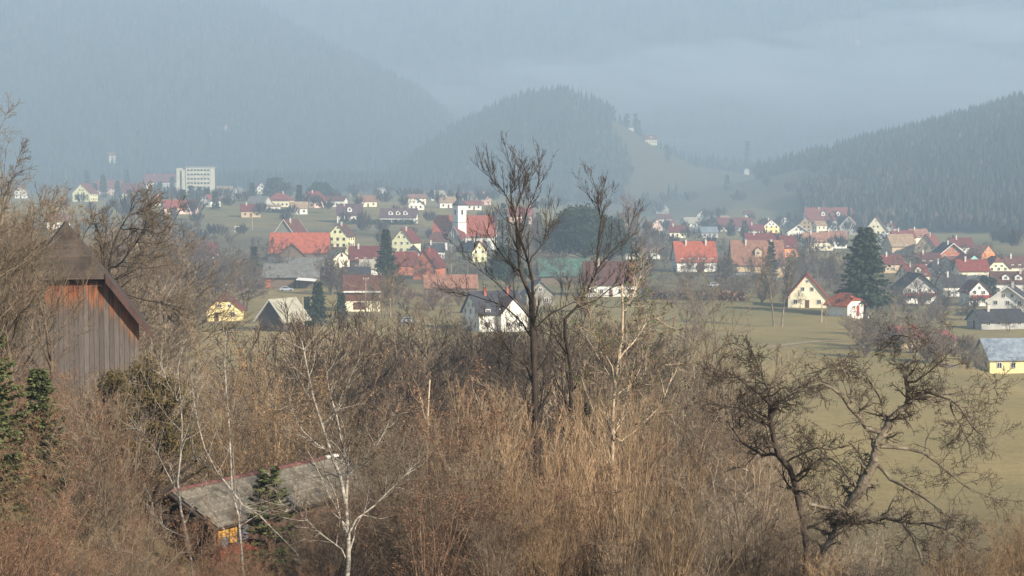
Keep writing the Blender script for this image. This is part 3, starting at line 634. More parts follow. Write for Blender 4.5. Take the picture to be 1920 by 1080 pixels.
# ------------------------------------------------------------------ roads, fence lines, poles, goal, cars
def strip(name, pts, width, m, lift=.06, kind='structure', label=None):
    P = [np.array((p[0], p[1])) for p in pts]; Q = []
    for a, b_ in zip(P[:-1], P[1:]):
        n = max(2, int(np.linalg.norm(b_-a)/8)); Q += [a+(b_-a)*i/n for i in range(n)]
    Q.append(P[-1]); Q = np.array(Q); T = np.gradient(Q, axis=0); T /= np.linalg.norm(T, axis=1, keepdims=True); N = np.stack((-T[:, 1], T[:, 0]), 1)
    rows = [Q+N*width*s for s in (-.5, -.17, .17, .5)]; V = np.stack([np.column_stack((r, terrain(r[:, 0], r[:, 1])+lift)) for r in rows], 1).reshape(-1, 3)
    F = np.array([(i*4+j, i*4+j+1, (i+1)*4+j+1, (i+1)*4+j) for i in range(len(Q)-1) for j in range(3)])
    b = Buf(); b.add(V, F); o = link(name, b.mesh(name), m); o['kind'] = kind
    if label: o['label'] = label
    return o
G = lambda px, py: ground_hit(px, py)
strip('road', [G(1120, 521), G(1250, 520), G(1350, 521), G(1480, 522), G(1580, 526)], 6.5, M_asph, label='grey road crossing the village right of the pines')
strip('road', [G(430, 432), G(640, 430), G(900, 432), G(1010, 440)], 6, M_asph, label='road along the edge of the green field')
strip('path', [G(250, 604), G(380, 606), G(480, 604)], 3, mat('gravel_track', L(150, 136, 116), L(122, 108, 90), scale=1), label='gravel track beside the pale yellow house')
strip('path', [G(1440, 652), G(1540, 640), G(1620, 640), G(1700, 655), G(1790, 690)], 2.6, mat('trodden_earth', L(158, 138, 104), L(128, 108, 78), scale=1), label='trodden track along the top of the river bank')
def guardrail():
    pts = [G(1330+i*13, 518-i*.15) for i in range(10)]; t = thing('guardrail', pts[0], 0, 'pale steel guardrail along the village road', 'guardrail')
    o = np.array(pts[0]); P = np.array(pts)-o
    b = Buf(); rail = P+np.array((0, 0, .65)); b.tubes(rail[None], np.full((1, len(P)), .13), 6); link('rail', b.mesh('rail'), M_metal, t)
    for p in P: bx(t, 'post', p+np.array((0, 0, .3)), (.12, .12, .7), M_metal)
guardrail()
def pole(px, by, top, label, lean=0.0, arm=True):
    g = G(px, by); d = g[1]; h = (by-top)*d/FPX; t = thing('utility_pole', g, 0, label, 'pole')
    b = Buf(); P = np.array([[(0, 0, -1), (lean*h*.5, 0, h*.5), (lean*h, 0, h)]], float); b.tubes(P, np.array([[.17, .15, .11]]), 8); link('shaft', b.mesh('shaft', True), M_pole, t)
    if arm:
        bx(t, 'crossarm', (lean*h, 0, h-.35), (1.5, .12, .12), M_pole)
        for u in (-.6, 0, .6):
            b = Buf(); b.lathe([(.05, 0), (.08, .08), (.05, .16), (.07, .24), (.02, .28)], 6); link('insulator', b.mesh('ins'), M_white, t, (lean*h+u, 0, h-.28))
pole(570, 652, 558, 'pale wooden pole standing in the meadow before the dark barn', -.02, False)
pole(686, 596, 520, 'wooden utility pole in front of the cream garage house')
pole(634, 536, 508, 'short wooden pole beside the charcoal outbuilding', 0, False)
pole(846, 528, 458, 'utility pole with crossarm just below the church')
pole(877, 520, 490, 'short pole right of the church utility pole', 0, False)
pole(1540, 605, 566, 'short leaning post in front of the cream gabled house', .03, False)
pole(1206, 528, 486, 'utility pole at the roadside right of the brown roof')
pole(560+172, 594, 560, 'wooden pole behind the brush left of the white walled house', 0, False)
pole(473, 432, 396, 'slim pale pole at the edge of the green field', 0, False)
def goal():
    g = G(450, 437); t = thing('football_goal', g, math.radians(8), 'white football goal on the green field', 'goal')
    for sx in (-2.6, 2.6):
        bx(t, 'post', (sx, 0, 1.7), (.3, .3, 3.4), M_white); bx(t, 'stay', (sx, 1.2, .14), (.14, 2.4, .14), M_white)
    bx(t, 'crossbar', (0, 0, 3.5), (5.5, .3, .3), M_white)
goal()
def car(px, by, yaw, paint, label):
    g = G(px, by); t = thing('parked_car', g, math.radians(yaw), label, 'car', 'cars parked in the village')
    b = Buf(); pr = [(-2.1, .3), (2.1, .3), (2.15, .75), (1.35, .92), (-1.75, .95), (-2.15, .8)]
    b.prism([(x, -.85, z) for x, z in pr], (0, 1.7, 0)); link('body', b.mesh('body'), paint, t)
    b = Buf(); b.prism([(-1.85, -.76, .93), (1.0, -.76, .93), (.35, -.7, 1.45), (-1.3, -.7, 1.45)], (0, 1.5, 0)); c = link('cabin', b.mesh('cabin'), paint, t)
    b = Buf(); b.prism([(-1.5, -.79, .99), (.75, -.79, .99), (.25, -.75, 1.36), (-1.15, -.75, 1.36)], (0, 1.56, 0)); link('side_window', b.mesh('sidewin'), M_glass, c)
    for x in (-1.35, 1.35):
        for y in (-.82, .82):
            b = Buf(); b.lathe([(.02, -.1), (.31, -.1), (.32, 0), (.31, .1), (.02, .1)], 12); wv = b.v[-1].copy(); b.v[-1] = np.stack((wv[:, 0], wv[:, 2], wv[:, 1]), 1)
            link('wheel', b.mesh('wheel'), M_rubber, t, (x, y, .32))
M_cw = mat('white_car_paint', L(225, 226, 226), L(210, 211, 212), rough=.3, spec=.5); M_cr = mat('red_car_paint', L(150, 40, 36), L(130, 34, 30), rough=.3, spec=.5); M_cs = mat('silver_car_paint', L(160, 164, 168), L(140, 144, 148), rough=.35, spec=.5)
car(432, 538, 15, M_cw, 'white car parked left of the grey tiled barn'); car(450, 530, 5, M_cr, 'dark red car parked beside the white car')
car(537, 546, 10, M_cs, 'silver car in front of the grey tiled barn'); car(768, 606, 5, M_cs, 'grey car half hidden by brush before the white walled house')
car(1622, 600, 70, M_cw, 'white car beside the small white garage'); car(1340, 538, 5, M_cs, 'silver car on the grass verge below the road')
def lean_to():                                           # boat-shaped bright roof in front of the grey barn
    g = G(575, 542); t = thing('carport', g, math.radians(-6), 'low open carport with brilliant white sheet roof by the grey barn', 'carport')
    b = Buf(); b.prism([(-3, -2, 2.9), (3, -2, 2.5), (3, 2, 3.0), (-3, 2, 3.4)], (0, 0, .15)); link('roof', b.mesh('carport_roof'), M_white, t)
    for x in (-2.7, 2.7):
        for y in (-1.7, 1.7): bx(t, 'post', (x, y, 1.2), (.18, .18, 2.7), WALL['darkwood'])
    bx(t, 'back_wall', (0, 1.85, 1.3), (5.4, .12, 2.6), WALL['wood'])
lean_to()

# ------------------------------------------------------------------ vegetation generators
def bark(name, a, b, vary=.38, scale=6, bump=.3, stretch=(1, 1, .5)):
    return mat(name, L(*a), L(*b), scale=scale, vary=vary, bump=bump, stretch=stretch, rough=.9, spec=.15)
B_grey = bark('grey_brown_bark', (138, 120, 98), (82, 71, 60)); B_dark = bark('dark_bark', (84, 72, 62), (54, 46, 40)); B_tan = bark('tan_twig', (166, 138, 106), (98, 80, 62))
B_red = bark('reddish_twig', (138, 110, 88), (80, 62, 51)); B_pale = bark('pale_twig', (184, 164, 138), (110, 96, 80)); B_far = bark('far_grey_twig', (112, 98, 86), (78, 68, 60), .2)
B_birch = mat('birch_bark', L(178, 168, 152), L(88, 80, 72), scale=5, stretch=(1, 1, 3.2), bump=.2, vary=.05); B_lichen = mat('lichen_bark', L(134, 122, 102), L(76, 64, 54), scale=7, bump=.5)
M_needle = mat('spruce_needle', L(62, 74, 50), L(36, 46, 32), scale=1.2, vary=.12); M_pine = mat('pine_needle', L(52, 66, 40), L(28, 38, 26), scale=.5, vary=.1)
M_needle2 = mat('near_spruce_needle', L(104, 106, 64), L(62, 70, 44), scale=3); M_dead = mat('dead_leaf', L(156, 124, 88), L(98, 74, 54), scale=9, vary=.1); M_rust = mat('rust_leaf', L(142, 106, 78), L(88, 64, 48), scale=8)
M_olive = mat('olive_leaf', L(104, 88, 46), L(66, 58, 32), scale=5); M_ivy = mat('ivy_leaf', L(84, 104, 46), L(48, 64, 30), scale=6)

def unit(v): return v/(np.linalg.norm(v, axis=-1, keepdims=True)+1e-9)
def kids(rs, P, R, m, k, t0, t1, ratio, angle, wander, up, rr=.55, rmin=.004, taper=.25, lenscale=None):
    """children of polylines P (N,K,3): m per parent, k points each"""
    N, K, _ = P.shape; M = N*m
    t = (t0+(t1-t0)*rs.rand(N, m)).ravel()*(K-1); i = np.minimum(t.astype(int), K-2); f = (t-i)[:, None]; n = np.repeat(np.arange(N), m)
    a, b = P[n, i], P[n, i+1]; base = a+(b-a)*f; tan = unit(b-a); rad = R[n, i]*(1-f[:, 0])+R[n, i+1]*f[:, 0]
    ln = np.linalg.norm(np.diff(P, axis=1), axis=2).sum(1)[n]*ratio*rs.uniform(.55, 1.2, M)*(1.15-.6*t/(K-1))
    if lenscale is not None: ln = np.maximum(ln, lenscale*rs.uniform(.6, 1.2, M))
    per = unit(np.cross(tan, rs.normal(size=(M, 3)))); an = np.radians(angle*rs.uniform(.6, 1.35, M))[:, None]
    d = unit(tan*np.cos(an)+per*np.sin(an)); C = np.empty((M, k, 3)); C[:, 0] = base; st = (ln/(k-1))[:, None]
    for q in range(1, k):
        d = unit(d+rs.normal(0, wander, (M, 3))+np.array((0, 0, up))); C[:, q] = C[:, q-1]+d*st
    r0 = np.maximum(rad*rr*rs.uniform(.7, 1.1, M), rmin)
    return C, r0[:, None]*np.linspace(1, taper, k)[None]
def leafs(rs, P, n, size, spread, flat=.5):
    """small bent leaf quads scattered about polyline points"""
    Q = P.reshape(-1, 3); c = Q[rs.randint(0, len(Q), n)]+rs.normal(0, spread, (n, 3)); s = size*rs.uniform(.6, 1.3, n)[:, None]
    a = unit(rs.normal(size=(n, 3))*np.array((1, 1, flat))); b = unit(np.cross(a, rs.normal(size=(n, 3))))
    V = np.stack((c-a*s, c+b*s*.45, c+a*s, c-b*s*.45), 1).reshape(-1, 3); return V, np.arange(n*4).reshape(-1, 4)
def bare_tree(seed, h, trunks, m1, m2, m3, spread=32, up=.12, lean=(0, 0), r0=None, tw=.012, fork=.35, wander=.12, m4=0):
    """returns (wood buffer, crown buffer) of a leafless tree of height h"""
    rs = np.random.RandomState(seed); k = 9; r0 = r0 or h*.018
    P = np.zeros((trunks, k, 3)); az = rs.uniform(0, 6.3)+np.arange(trunks)*6.3/trunks; d = np.stack((np.cos(az)*.22*(trunks > 1)+lean[0], np.sin(az)*.22*(trunks > 1)+lean[1], np.ones(trunks)), 1)
    d = unit(d); P[:, 0] = np.stack((np.cos(az), np.sin(az), 0*az), 1)*r0*1.2*(trunks > 1); P[:, 0, 2] = -.4
    hh = h*rs.uniform(.82, 1.0, trunks)
    for q in range(1, k):
        d = unit(d+rs.normal(0, wander*.6, (trunks, 3))+np.array((0, 0, .06))); P[:, q] = P[:, q-1]+d*(hh/(k-1))[:, None]
    R = r0*np.linspace(1, .12, k)[None]*rs.uniform(.75, 1, trunks)[:, None]; R[:, 0] *= 1.25
    wood, cr = Buf(), Buf(); wood.tubes(P, R, 7)
    P1, R1 = kids(rs, P, R, m1, 7, fork, .97, .42, spread+10, wander, up, .6, tw*1.6); wood.tubes(P1, R1, 5)
    P2, R2 = kids(rs, P1, R1, m2, 5, .18, 1, .5, spread, wander*1.3, up*.8, .6, tw); cr.tubes(P2, R2, 3)
    P3, R3 = kids(rs, P2, R2, m3, 3, .15, 1, .5, spread, wander*1.5, up*.5, .7, tw*.75, .4); cr.tubes(P3, R3, 3); last = P3
    if m4:
        P4, R4 = kids(rs, P3, R3, m4, 2, .2, 1, .5, spread, wander*1.5, up*.4, .8, tw*.6, .5); cr.tubes(P4, R4, 3); last = P4
    return wood, cr, last
def tree_obj(name, bufs, mats, loc, label, cat='tree', group=None, rz=0, parts=('trunk', 'crown')):
    t = thing(name, loc, rz, label, cat, group)
    for b, m, p in zip(bufs, mats, parts):
        if b is not None and b.n: link(p, b.mesh(p, p == 'trunk'), m, t)
    return t
def spruce(seed, h, r, nb, per, size, droop=.35, bare=.08, taperpow=.85, jag=.25):
    rs = np.random.RandomState(seed); wood, cr = Buf(), Buf()
    z = np.linspace(0, h, 9); P = np.stack((rs.normal(0, .004*h, 9), rs.normal(0, .004*h, 9), z-.3), 1)[None]; R = (h*.017*(1-z/h*.93))[None]; wood.tubes(P, R, 8)
    f = rs.uniform(bare, .985, nb); zz = h*f; ln = r*((1-f)**taperpow)*rs.uniform(1-jag, 1+jag, nb)+.12; az = rs.uniform(0, 6.3, nb)
    k = 5; s = np.linspace(0, 1, k); C = np.empty((nb, k, 3)); dz = rs.uniform(.15, 1, nb)*droop*(1.1-f)-.25*f
    C[:, :, 0] = np.cos(az)[:, None]*ln[:, None]*s; C[:, :, 1] = np.sin(az)[:, None]*ln[:, None]*s
    C[:, :, 2] = zz[:, None]-ln[:, None]*(dz[:, None]*s-.12*s*s*s)
    wood.tubes(C, np.maximum(.012, ln*.012)[:, None]*np.linspace(1, .3, k)[None], 3)
    n = nb*per; bi = np.repeat(np.arange(nb), per); t = rs.uniform(.12, 1, n); q = t*(k-1); i = np.minimum(q.astype(int), k-2); fr = (q-i)[:, None]
    c = C[bi, i]*(1-fr)+C[bi, i+1]*fr; d = unit(C[bi, -1]-C[bi, 0]); sd = np.stack((-d[:, 1], d[:, 0], 0*d[:, 0]), 1)*rs.choice((-1, 1), n)[:, None]
    tip = unit(d*.55+sd*rs.uniform(.2, 1, n)[:, None]+np.array((0, 0, -1))*rs.uniform(0, .9, n)[:, None]*droop*2); sz = (size*rs.uniform(.6, 1.4, n)*(1.15-.5*t))[:, None]
    wv = unit(np.cross(tip, rs.normal(size=(n, 3))))*sz*.22
    V = np.stack((c, c+tip*sz*.5+wv, c+tip*sz, c+tip*sz*.5-wv), 1).reshape(-1, 3); cr.add(V, np.arange(n*4).reshape(-1, 4))
    return wood, cr
def pine_round(seed, h, r, clumps, per, size):
    rs = np.random.RandomState(seed); wood, cr = Buf(), Buf(); z = np.linspace(0, h*.8, 7)
    P = np.stack((rs.normal(0, .01*h, 7), rs.normal(0, .01*h, 7), z-.3), 1)[None]; R = (h*.022*(1-z/h*.9))[None]; wood.tubes(P, R, 8)
    u = unit(rs.normal(size=(clumps, 3))); u[:, 2] = np.abs(u[:, 2])*1.1-.35; rad = rs.uniform(.45, 1, clumps)**.5
    C = u*rad[:, None]*np.array((r, r, h*.5))+np.array((0, 0, h*.48)); C[:, :2] *= (1+.25*np.sin(np.arctan2(u[:, 1], u[:, 0])*3+seed))[:, None]
    S = np.stack([np.stack((0*C[:, 0], 0*C[:, 1], C[:, 2]*.6), 1)*(1-s)+C*s for s in (0, .5, 1)], 1); wood.tubes(S, np.full((clumps, 3), .07)*np.array((1.6, 1, .4)), 4)
    n = clumps*per; c = np.repeat(C, per, 0); o = rs.normal(size=(n, 3))*np.array((1, 1, .6))*r*.13; d = unit(o+np.array((0, 0, .3))+rs.normal(0, .4, (n, 3))); sz = size*rs.uniform(.6, 1.4, n)[:, None]
    b = c+o; wv = unit(np.cross(d, rs.normal(size=(n, 3))))*sz*.3
    cr.add(np.stack((b-d*sz*.5, b+wv, b+d*sz*.5, b-wv), 1).reshape(-1, 3), np.arange(n*4).reshape(-1, 4)); return wood, cr
def gl(px, d, py=540):
    p = at(px, py, d); p[2] = H(p[0], p[1]); return p
def hpx(px, top, d):                                     # height of something at depth d whose top shows at pixel row top
    p = at(px, top, d); return max(p[2]-H(p[0], p[1]), 1.2+.008*d)

# ------------------------------------------------------------------ evergreens of the valley
def ev(px, top, d, label, kind='spruce', seed=1, r=.22, nb=260, per=26, size=.9, name='spruce_tree', m=None, **kw):
    h = hpx(px, top, d)
    b = spruce(seed, h, h*r, nb, per, size, **kw) if kind == 'spruce' else pine_round(seed, h, h*r, nb, per, size)
    return tree_obj(name, b, (B_dark, m or (M_needle if kind == 'spruce' else M_pine)), gl(px, d), label)
ev(1621, 424, 478, 'great dark spruce towering behind the white garage', seed=3, r=.34, nb=330, per=26, size=1.4, droop=.5, taperpow=.72, bare=.2, jag=.42)
ev(724, 428, 560, 'slim spruce with ragged outline left of the church', seed=4, r=.25, nb=280, per=24, size=1.0, droop=.5, taperpow=.95, jag=.4)
ev(1095, 370, 690, 'broad round topped dark pine behind the green hall', 'pine', 5, .42, 190, 80, 1.15, name='pine_tree')
ev(1142, 392, 700, 'darker round pine on the right of the broad pine', 'pine', 6, .34, 120, 70, 1.1, name='pine_tree')
ev(950, 448, 560, 'bushy dark evergreen between the church house and the tall bare tree', 'pine', 7, .27, 100, 60, .9, name='evergreen_tree')
ev(596, 528, 438, 'scruffy spruce right of the dark wooden barn', seed=8, r=.24, nb=170, per=20, size=.9, jag=.4)
ev(640, 548, 450, 'smaller spruce right of the scruffy spruce', seed=9, r=.2, nb=130, per=18, size=.8, jag=.4)
ev(575, 556, 452, 'young spruce close against the dark wooden barn', seed=10, r=.22, nb=110, per=18, size=.8)
ev(1446, 452, 690, 'small pointed conifer before the faded orange roof', seed=11, r=.26, nb=140, per=22, size=.8)
ev(477, 462, 640, 'dark clipped conifer left of the grey barns', seed=12, r=.28, nb=150, per=22, size=.9)
ev(562, 346, 1190, 'tall dark conifer right of the cream villa', seed=13, r=.2, nb=130, per=20, size=1.6)
ev(518, 326, 1330, 'wide dark conifer behind the cream villa', 'pine', 14, .42, 60, 40, 1.6, name='conifer_tree')
ev(602, 334, 1330, 'broad blue green tree behind the reddish gabled house', 'pine', 15, .45, 60, 40, 1.6, name='conifer_tree')
ev(474, 342, 1300, 'narrow dark conifer left of the little white gabled house', seed=16, r=.2, nb=120, per=20, size=1.5)
for i, (px, top, d) in enumerate([(196, 326, 1450), (222, 338, 1420), (302, 340, 1400), (375, 352, 1330), (360, 348, 1360), (272, 352, 1300), (245, 372, 1210), (405, 376, 1180), (390, 362, 1250), (345, 372, 1210), (180, 345, 1420), (165, 318, 1600), (240, 318, 1620), (325, 330, 1560)]):
    ev(px, top, d, 'hazy dark conifer among the far houses below the concrete block', seed=20+i, r=.22, nb=90, per=16, size=1.7)['group'] = 'conifers among the far left houses'
for i, (px, top, d) in enumerate([(945, 378, 900), (1010, 398, 860), (985, 402, 880)]):
    ev(px, top, d, 'blue green spruce seen through the tall bare tree', seed=40+i, r=.2, nb=110, per=18, size=1.3)['group'] = 'spruces behind the tall bare tree'
for i, (px, top, d) in enumerate([(1190, 210, 2010), (1196, 222, 2000), (1175, 225, 2005), (1400, 262, 1980), (1362, 330, 1700), (1250, 286, 1900)]):
    ev(px, top, d, 'single dark conifer standing beside the knoll fields', seed=50+i, r=.2, nb=60, per=12, size=2)['group'] = 'single conifers on the knoll'
for i, (px, top, d) in enumerate([(1335, 412, 1320), (1345, 416, 1330), (1478, 420, 1320), (1575, 424, 1240), (1370, 420, 1180), (1395, 424, 1150), (1715, 482, 760), (1860, 520, 640), (1882, 430, 1050), (1872, 410, 1100), (1700, 500, 720), (1845, 516, 660)]):
    ev(px, top, d, 'small dark conifer between the houses of the right-hand estate', seed=60+i, r=.24, nb=80, per=14, size=1.3)['group'] = 'conifers of the right-hand estate'

# ------------------------------------------------------------------ leafless trees and brush of the valley, copied from a few kinds
def proto(seed, kind):
    if kind == 'tall': w_, c, _ = bare_tree(seed, 10, 1, 14, 9, 7, 30, .16, tw=.024, r0=.16, m4=3)
    elif kind == 'round': w_, c, _ = bare_tree(seed, 10, 2, 12, 9, 7, 40, .05, tw=.024, r0=.15, fork=.22, m4=3)
    elif kind == 'nround': w_, c, _ = bare_tree(seed, 10, 3, 13, 9, 8, 36, .08, tw=.0075, r0=.11, fork=.15, m4=3)
    elif kind == 'nbush': w_, c, _ = bare_tree(seed, 5, 10, 8, 8, 6, 30, .1, tw=.0065, r0=.04, fork=.08, m4=1)
    else: w_, c, _ = bare_tree(seed, 5, 9, 7, 7, 6, 30, .1, tw=.02, r0=.05, fork=.08, m4=1)
    return [b.mesh(p, p == 'trunk') for b, p in ((w_, 'trunk'), (c, 'crown'))]
PRO = {k: [proto(100+i*7+j, k) for j in range(2)] for i, k in enumerate(('tall', 'round', 'bush', 'nround', 'nbush'))}
FAR = Buf(); FARM = np.random.RandomState(8)
def far_bare(px, top, d, label, group, kind, seed, m=B_far, name='bare_tree', wide=1.0, minh=1.5):
    if d > 900 and group:                                # too far to tell one from the next: part of one mass
        h = max(minh, hpx(px, top, d)); FAR.add(*broom_far(FARM, gl(px, d), h, h*.42*wide, 46)); return None
    rs = random.Random(seed); j = rs.randrange(2); h = max(minh, hpx(px, top, d)); s = h/(5 if kind.endswith('bush') else 10)
    t = thing(name, gl(px, d), rs.uniform(0, 6.3), label, 'shrub' if kind.endswith('bush') else 'tree', group); t.scale = (s*wide, s*wide, s)
    for q, p in zip(PRO[kind][j], ('stems', 'twigs') if kind.endswith('bush') else ('trunk', 'crown')):
        o = link(p, q, m, t); o.material_slots[0].link = 'OBJECT'; o.material_slots[0].material = m
    return t
rs = random.Random(77)
def belt(n, x0, x1, t0, t1, d0, d1, label, group, kinds, m=B_far, name='bare_tree', wide=1.0, jit=1.0):
    for i in range(n):
        f = (i+rs.uniform(.1, .9))/n; px = x0+(x1-x0)*f; d = rs.uniform(d0, d1); top = t0+(t1-t0)*f+rs.uniform(-14, 22)*jit
        far_bare(px, top, d, label, group, rs.choice(kinds), rs.random(), m, name, wide*rs.uniform(.85, 1.2))
belt(16, 255, 490, 385, 440, 700, 1050, 'leafless grey tree in the hazy belt left of the grey barns', 'grey trees left of the barns', ('round', 'tall'), wide=1.2)
belt(10, 330, 480, 455, 480, 520, 640, 'leafless tree in front of the long low white house', 'trees before the long white house', ('round',), wide=1.1)
belt(8, 255, 378, 530, 560, 380, 480, 'leafless brown shrub around the pale yellow house', 'shrubs around the pale yellow house', ('bush', 'round'), B_grey, 'shrub', 1.2)
belt(7, 690, 760, 500, 520, 430, 520, 'leafless brown tree beside the slim spruce', 'brown trees by the slim spruce', ('round', 'tall'), B_grey)
belt(9, 760, 900, 520, 560, 430, 520, 'leafless brown tree between the faded orange shed and the meadow', 'brown trees below the church', ('round', 'bush'), B_red, wide=1.2)
belt(8, 960, 1060, 392, 420, 640, 840, 'leafless tree in the hazy grove left of the dark pines', 'grove left of the pines', ('tall', 'round'))
belt(6, 1165, 1215, 366, 420, 700, 850, 'pinkish leafless birch right of the dark pines', 'birches right of the pines', ('tall',), B_red, 'birch_tree')
belt(8, 1200, 1265, 424, 450, 760, 950, 'leafless grey tree beside the low white house', 'trees by the low white house', ('round', 'tall'))
belt(8, 1270, 1460, 470, 490, 560, 660, 'leafless tree along the village road', 'trees along the road', ('round',), wide=.9)
belt(12, 1200, 1480, 530, 545, 505, 580, 'low leafless bush in the hedge behind the green meadow', 'hedge behind the meadow', ('bush',), B_grey, 'shrub', 1.5)
for i, px in enumerate((1452, 1466)): far_bare(px, 470+i*8, 440, ('leafless twin tree standing in the meadow, left stem', 'leafless twin tree standing in the meadow, right stem')[i], None, 'tall', 31+i, B_grey)
far_bare(1312, 500, 430, 'leafless rounded tree at the near edge of the meadow', None, 'round', 5, B_grey)
far_bare(1290, 540, 330, 'low leafless tree left of the rounded meadow tree', None, 'round', 6, B_grey)
far_bare(1550, 566, 440, 'tiny leafless sapling before the cream gabled house', None, 'tall', 9, B_pale)
far_bare(1500, 560, 500, 'leafless pear tree trained up the cream gable', None, 'round', 11, B_grey)
belt(20, 1470, 1600, 456, 476, 610, 800, 'leafless grey tree left of the great spruce', 'grey trees left of the great spruce', ('round', 'tall'))
belt(10, 1640, 1760, 550, 590, 430, 520, 'leafless tree in the brush below the chalet', 'brush trees below the chalet', ('round', 'tall'), B_grey)
belt(34, 1590, 1870, 580, 655, 340, 440, 'leafless bush on the bank right of the meadow', 'bushes on the river bank', ('bush', 'round'), B_grey, 'shrub', 1.3)
belt(16, 1650, 1930, 585, 625, 500, 620, 'leafless grey bush between estate and river bank', 'bushes before the estate', ('round', 'bush'), B_far, 'shrub', 1.4)
belt(10, 1660, 1910, 470, 530, 640, 820, 'leafless garden tree between the estate houses', 'estate garden trees', ('round', 'tall'))
belt(5, 1850, 1925, 420, 440, 900, 1100, 'tall leafless tree at the foot of the wooded hill', 'trees at the hill foot', ('tall',))
belt(14, 1200, 1700, 418, 430, 1120, 1350, 'leafless garden tree in the back rows of the estate', 'back row garden trees', ('round',), jit=.6)
belt(14, 560, 940, 372, 384, 1150, 1500, 'leafless tree dotted about the far plain', 'trees on the far plain', ('round',), jit=.6)
belt(7, 620, 900, 420, 440, 860, 1000, 'leafless tree along the road by the green field', 'trees by the field road', ('round', 'tall'), jit=.6)
belt(10, 120, 330, 372, 392, 1000, 1300, 'leafless tree among the far left houses', 'far left garden trees', ('round', 'tall'), jit=.6)
belt(10, -20, 250, 330, 420, 96, 140, 'leafless brown tree in the dense wood behind the plank barn', 'trees behind the plank barn', ('nround',), B_grey, wide=1.3)
belt(16, 250, 480, 405, 475, 490, 640, 'leafless grey tree between the plank barn and the grey barns', 'trees beyond the plank barn', ('round',), B_far, wide=1.25)
belt(7, 615, 705, 480, 500, 560, 720, 'leafless garden tree tucked between the old barns', 'garden trees between the barns', ('round', 'bush'), B_far, wide=1.1)
belt(12, 700, 940, 450, 480, 600, 800, 'leafless garden tree around the church houses', 'garden trees around the church', ('round', 'tall'), B_far)
belt(14, 560, 900, 600, 640, 95, 170, 'leafless grey tree tangled along the near meadow edge', 'tangled trees at the near meadow edge', ('nround', 'nbush'), B_grey, wide=1.3)
belt(10, 1020, 1300, 580, 640, 80, 150, 'leafless tree tangled between the tall tree and the meadow', 'tangled trees right of the tall tree', ('nround', 'nbush'), B_grey, wide=1.2)
belt(10, 980, 1260, 470, 500, 480, 640, 'leafless tree around the green roofed hall', 'trees around the green hall', ('round',), B_far, wide=1.2)
belt(8, 280, 560, 340, 372, 1250, 1550, 'hazy leafless tree below the concrete block', 'hazy trees by the concrete block', ('round',), B_far, wide=1.3, jit=.6)
belt(14, 1620, 1925, 500, 540, 560, 700, 'leafless grey tree among the front rows of the estate', 'front row estate trees', ('round',), B_far, wide=1.2)
belt(12, 1180, 1660, 404, 416, 1400, 1650, 'hazy leafless tree at the far edge of the estate', 'hazy trees behind the estate', ('round', 'tall'), B_far, wide=1.3, jit=.6)
belt(22, 1650, 1925, 455, 520, 700, 1000, 'leafless dark tree scattered through the middle of the estate', 'trees in the middle of the estate', ('round',), B_dark, wide=1.1)
belt(22, 1190, 1660, 425, 445, 860, 1130, 'leafless dark tree in the belt between farm roofs and estate', 'tree belt before the estate', ('round',), B_dark, wide=1.2, jit=.7)
belt(10, 640, 940, 395, 415, 960, 1120, 'leafless dark tree near the plum roofed houses', 'trees near the plum roofed houses', ('round',), B_dark, wide=1.1, jit=.6)
belt(3, -60, 25, 340, 420, 60, 70, 'leafless twiggy tree standing before the plank barn', 'trees before the plank barn', ('nround',), B_grey, wide=1.0)
belt(9, 840, 1010, 565, 600, 130, 260, 'leafless tree veiling the white walled house', 'trees veiling the white house', ('nround',), B_dark, wide=1.1)
belt(16, 560, 1260, 585, 625, 85, 140, 'dark leafless tree rising from the middle of the thicket', 'dark trees of the thicket', ('nround', 'nbush'), B_dark, wide=1.2)
belt(26, 470, 960, 430, 500, 600, 860, 'dark leafless tree filling the gaps between village roofs', 'dark trees between village roofs', ('round',), B_dark, wide=.8)
belt(20, 1180, 1480, 455, 520, 560, 780, 'dark leafless tree near the farm roofs by the road', 'dark trees by the road', ('round',), B_dark, wide=.9)
belt(20, 240, 640, 350, 400, 1000, 1400, 'dark hazy leafless tree on the far left plain', 'dark hazy trees on the left plain', ('round',), B_dark, wide=1.3, jit=.7)
belt(24, 640, 1250, 360, 390, 1200, 1650, 'hazy leafless tree at the foot of the round hill', 'hazy trees at the hill foot', ('round',), B_dark, wide=1.4, jit=.6)
tag(link('far_trees', FAR.mesh('far_trees'), B_dark), 'hazy leafless trees dotted between the far houses', 'trees', kind='stuff')
def hedge(p0, p1, w_, h_, label, seed, m=None):
    rsn = np.random.RandomState(seed); a, b_ = np.array(p0), np.array(p1); t = thing('hedge', a, 0, label, 'hedge'); n = int(np.linalg.norm(b_-a)*60)
    f = rsn.rand(n, 1); c = (b_-a)*f; c[:, 2] = terrain((a+c)[:, 0], (a+c)[:, 1])-a[2]; c += np.stack((rsn.normal(0, w_*.3, n), rsn.normal(0, w_*.3, n), rsn.uniform(0, h_, n)*(1-.15*rsn.rand(n))), 1)
    d = unit(rsn.normal(size=(n, 3)))*.5; e = unit(np.cross(d, rsn.normal(size=(n, 3))))*.28
    b = Buf(); b.add(np.stack((c-d, c+e, c+d, c-e), 1).reshape(-1, 3), np.arange(n*4).reshape(-1, 4)); link('foliage', b.mesh('foliage'), m or M_needle, t)
hedge(G(636, 421), G(775, 422), 1.6, 3.0, 'long clipped dark green hedge before the plum roofed houses', 1)
hedge(G(500, 399), G(560, 400), 1.4, 2.4, 'dark hedge at the foot of the cream villa', 2)
hedge(G(575, 534), G(640, 536), 2.0, 3.0, 'dark evergreen hedge right of the carport', 3)
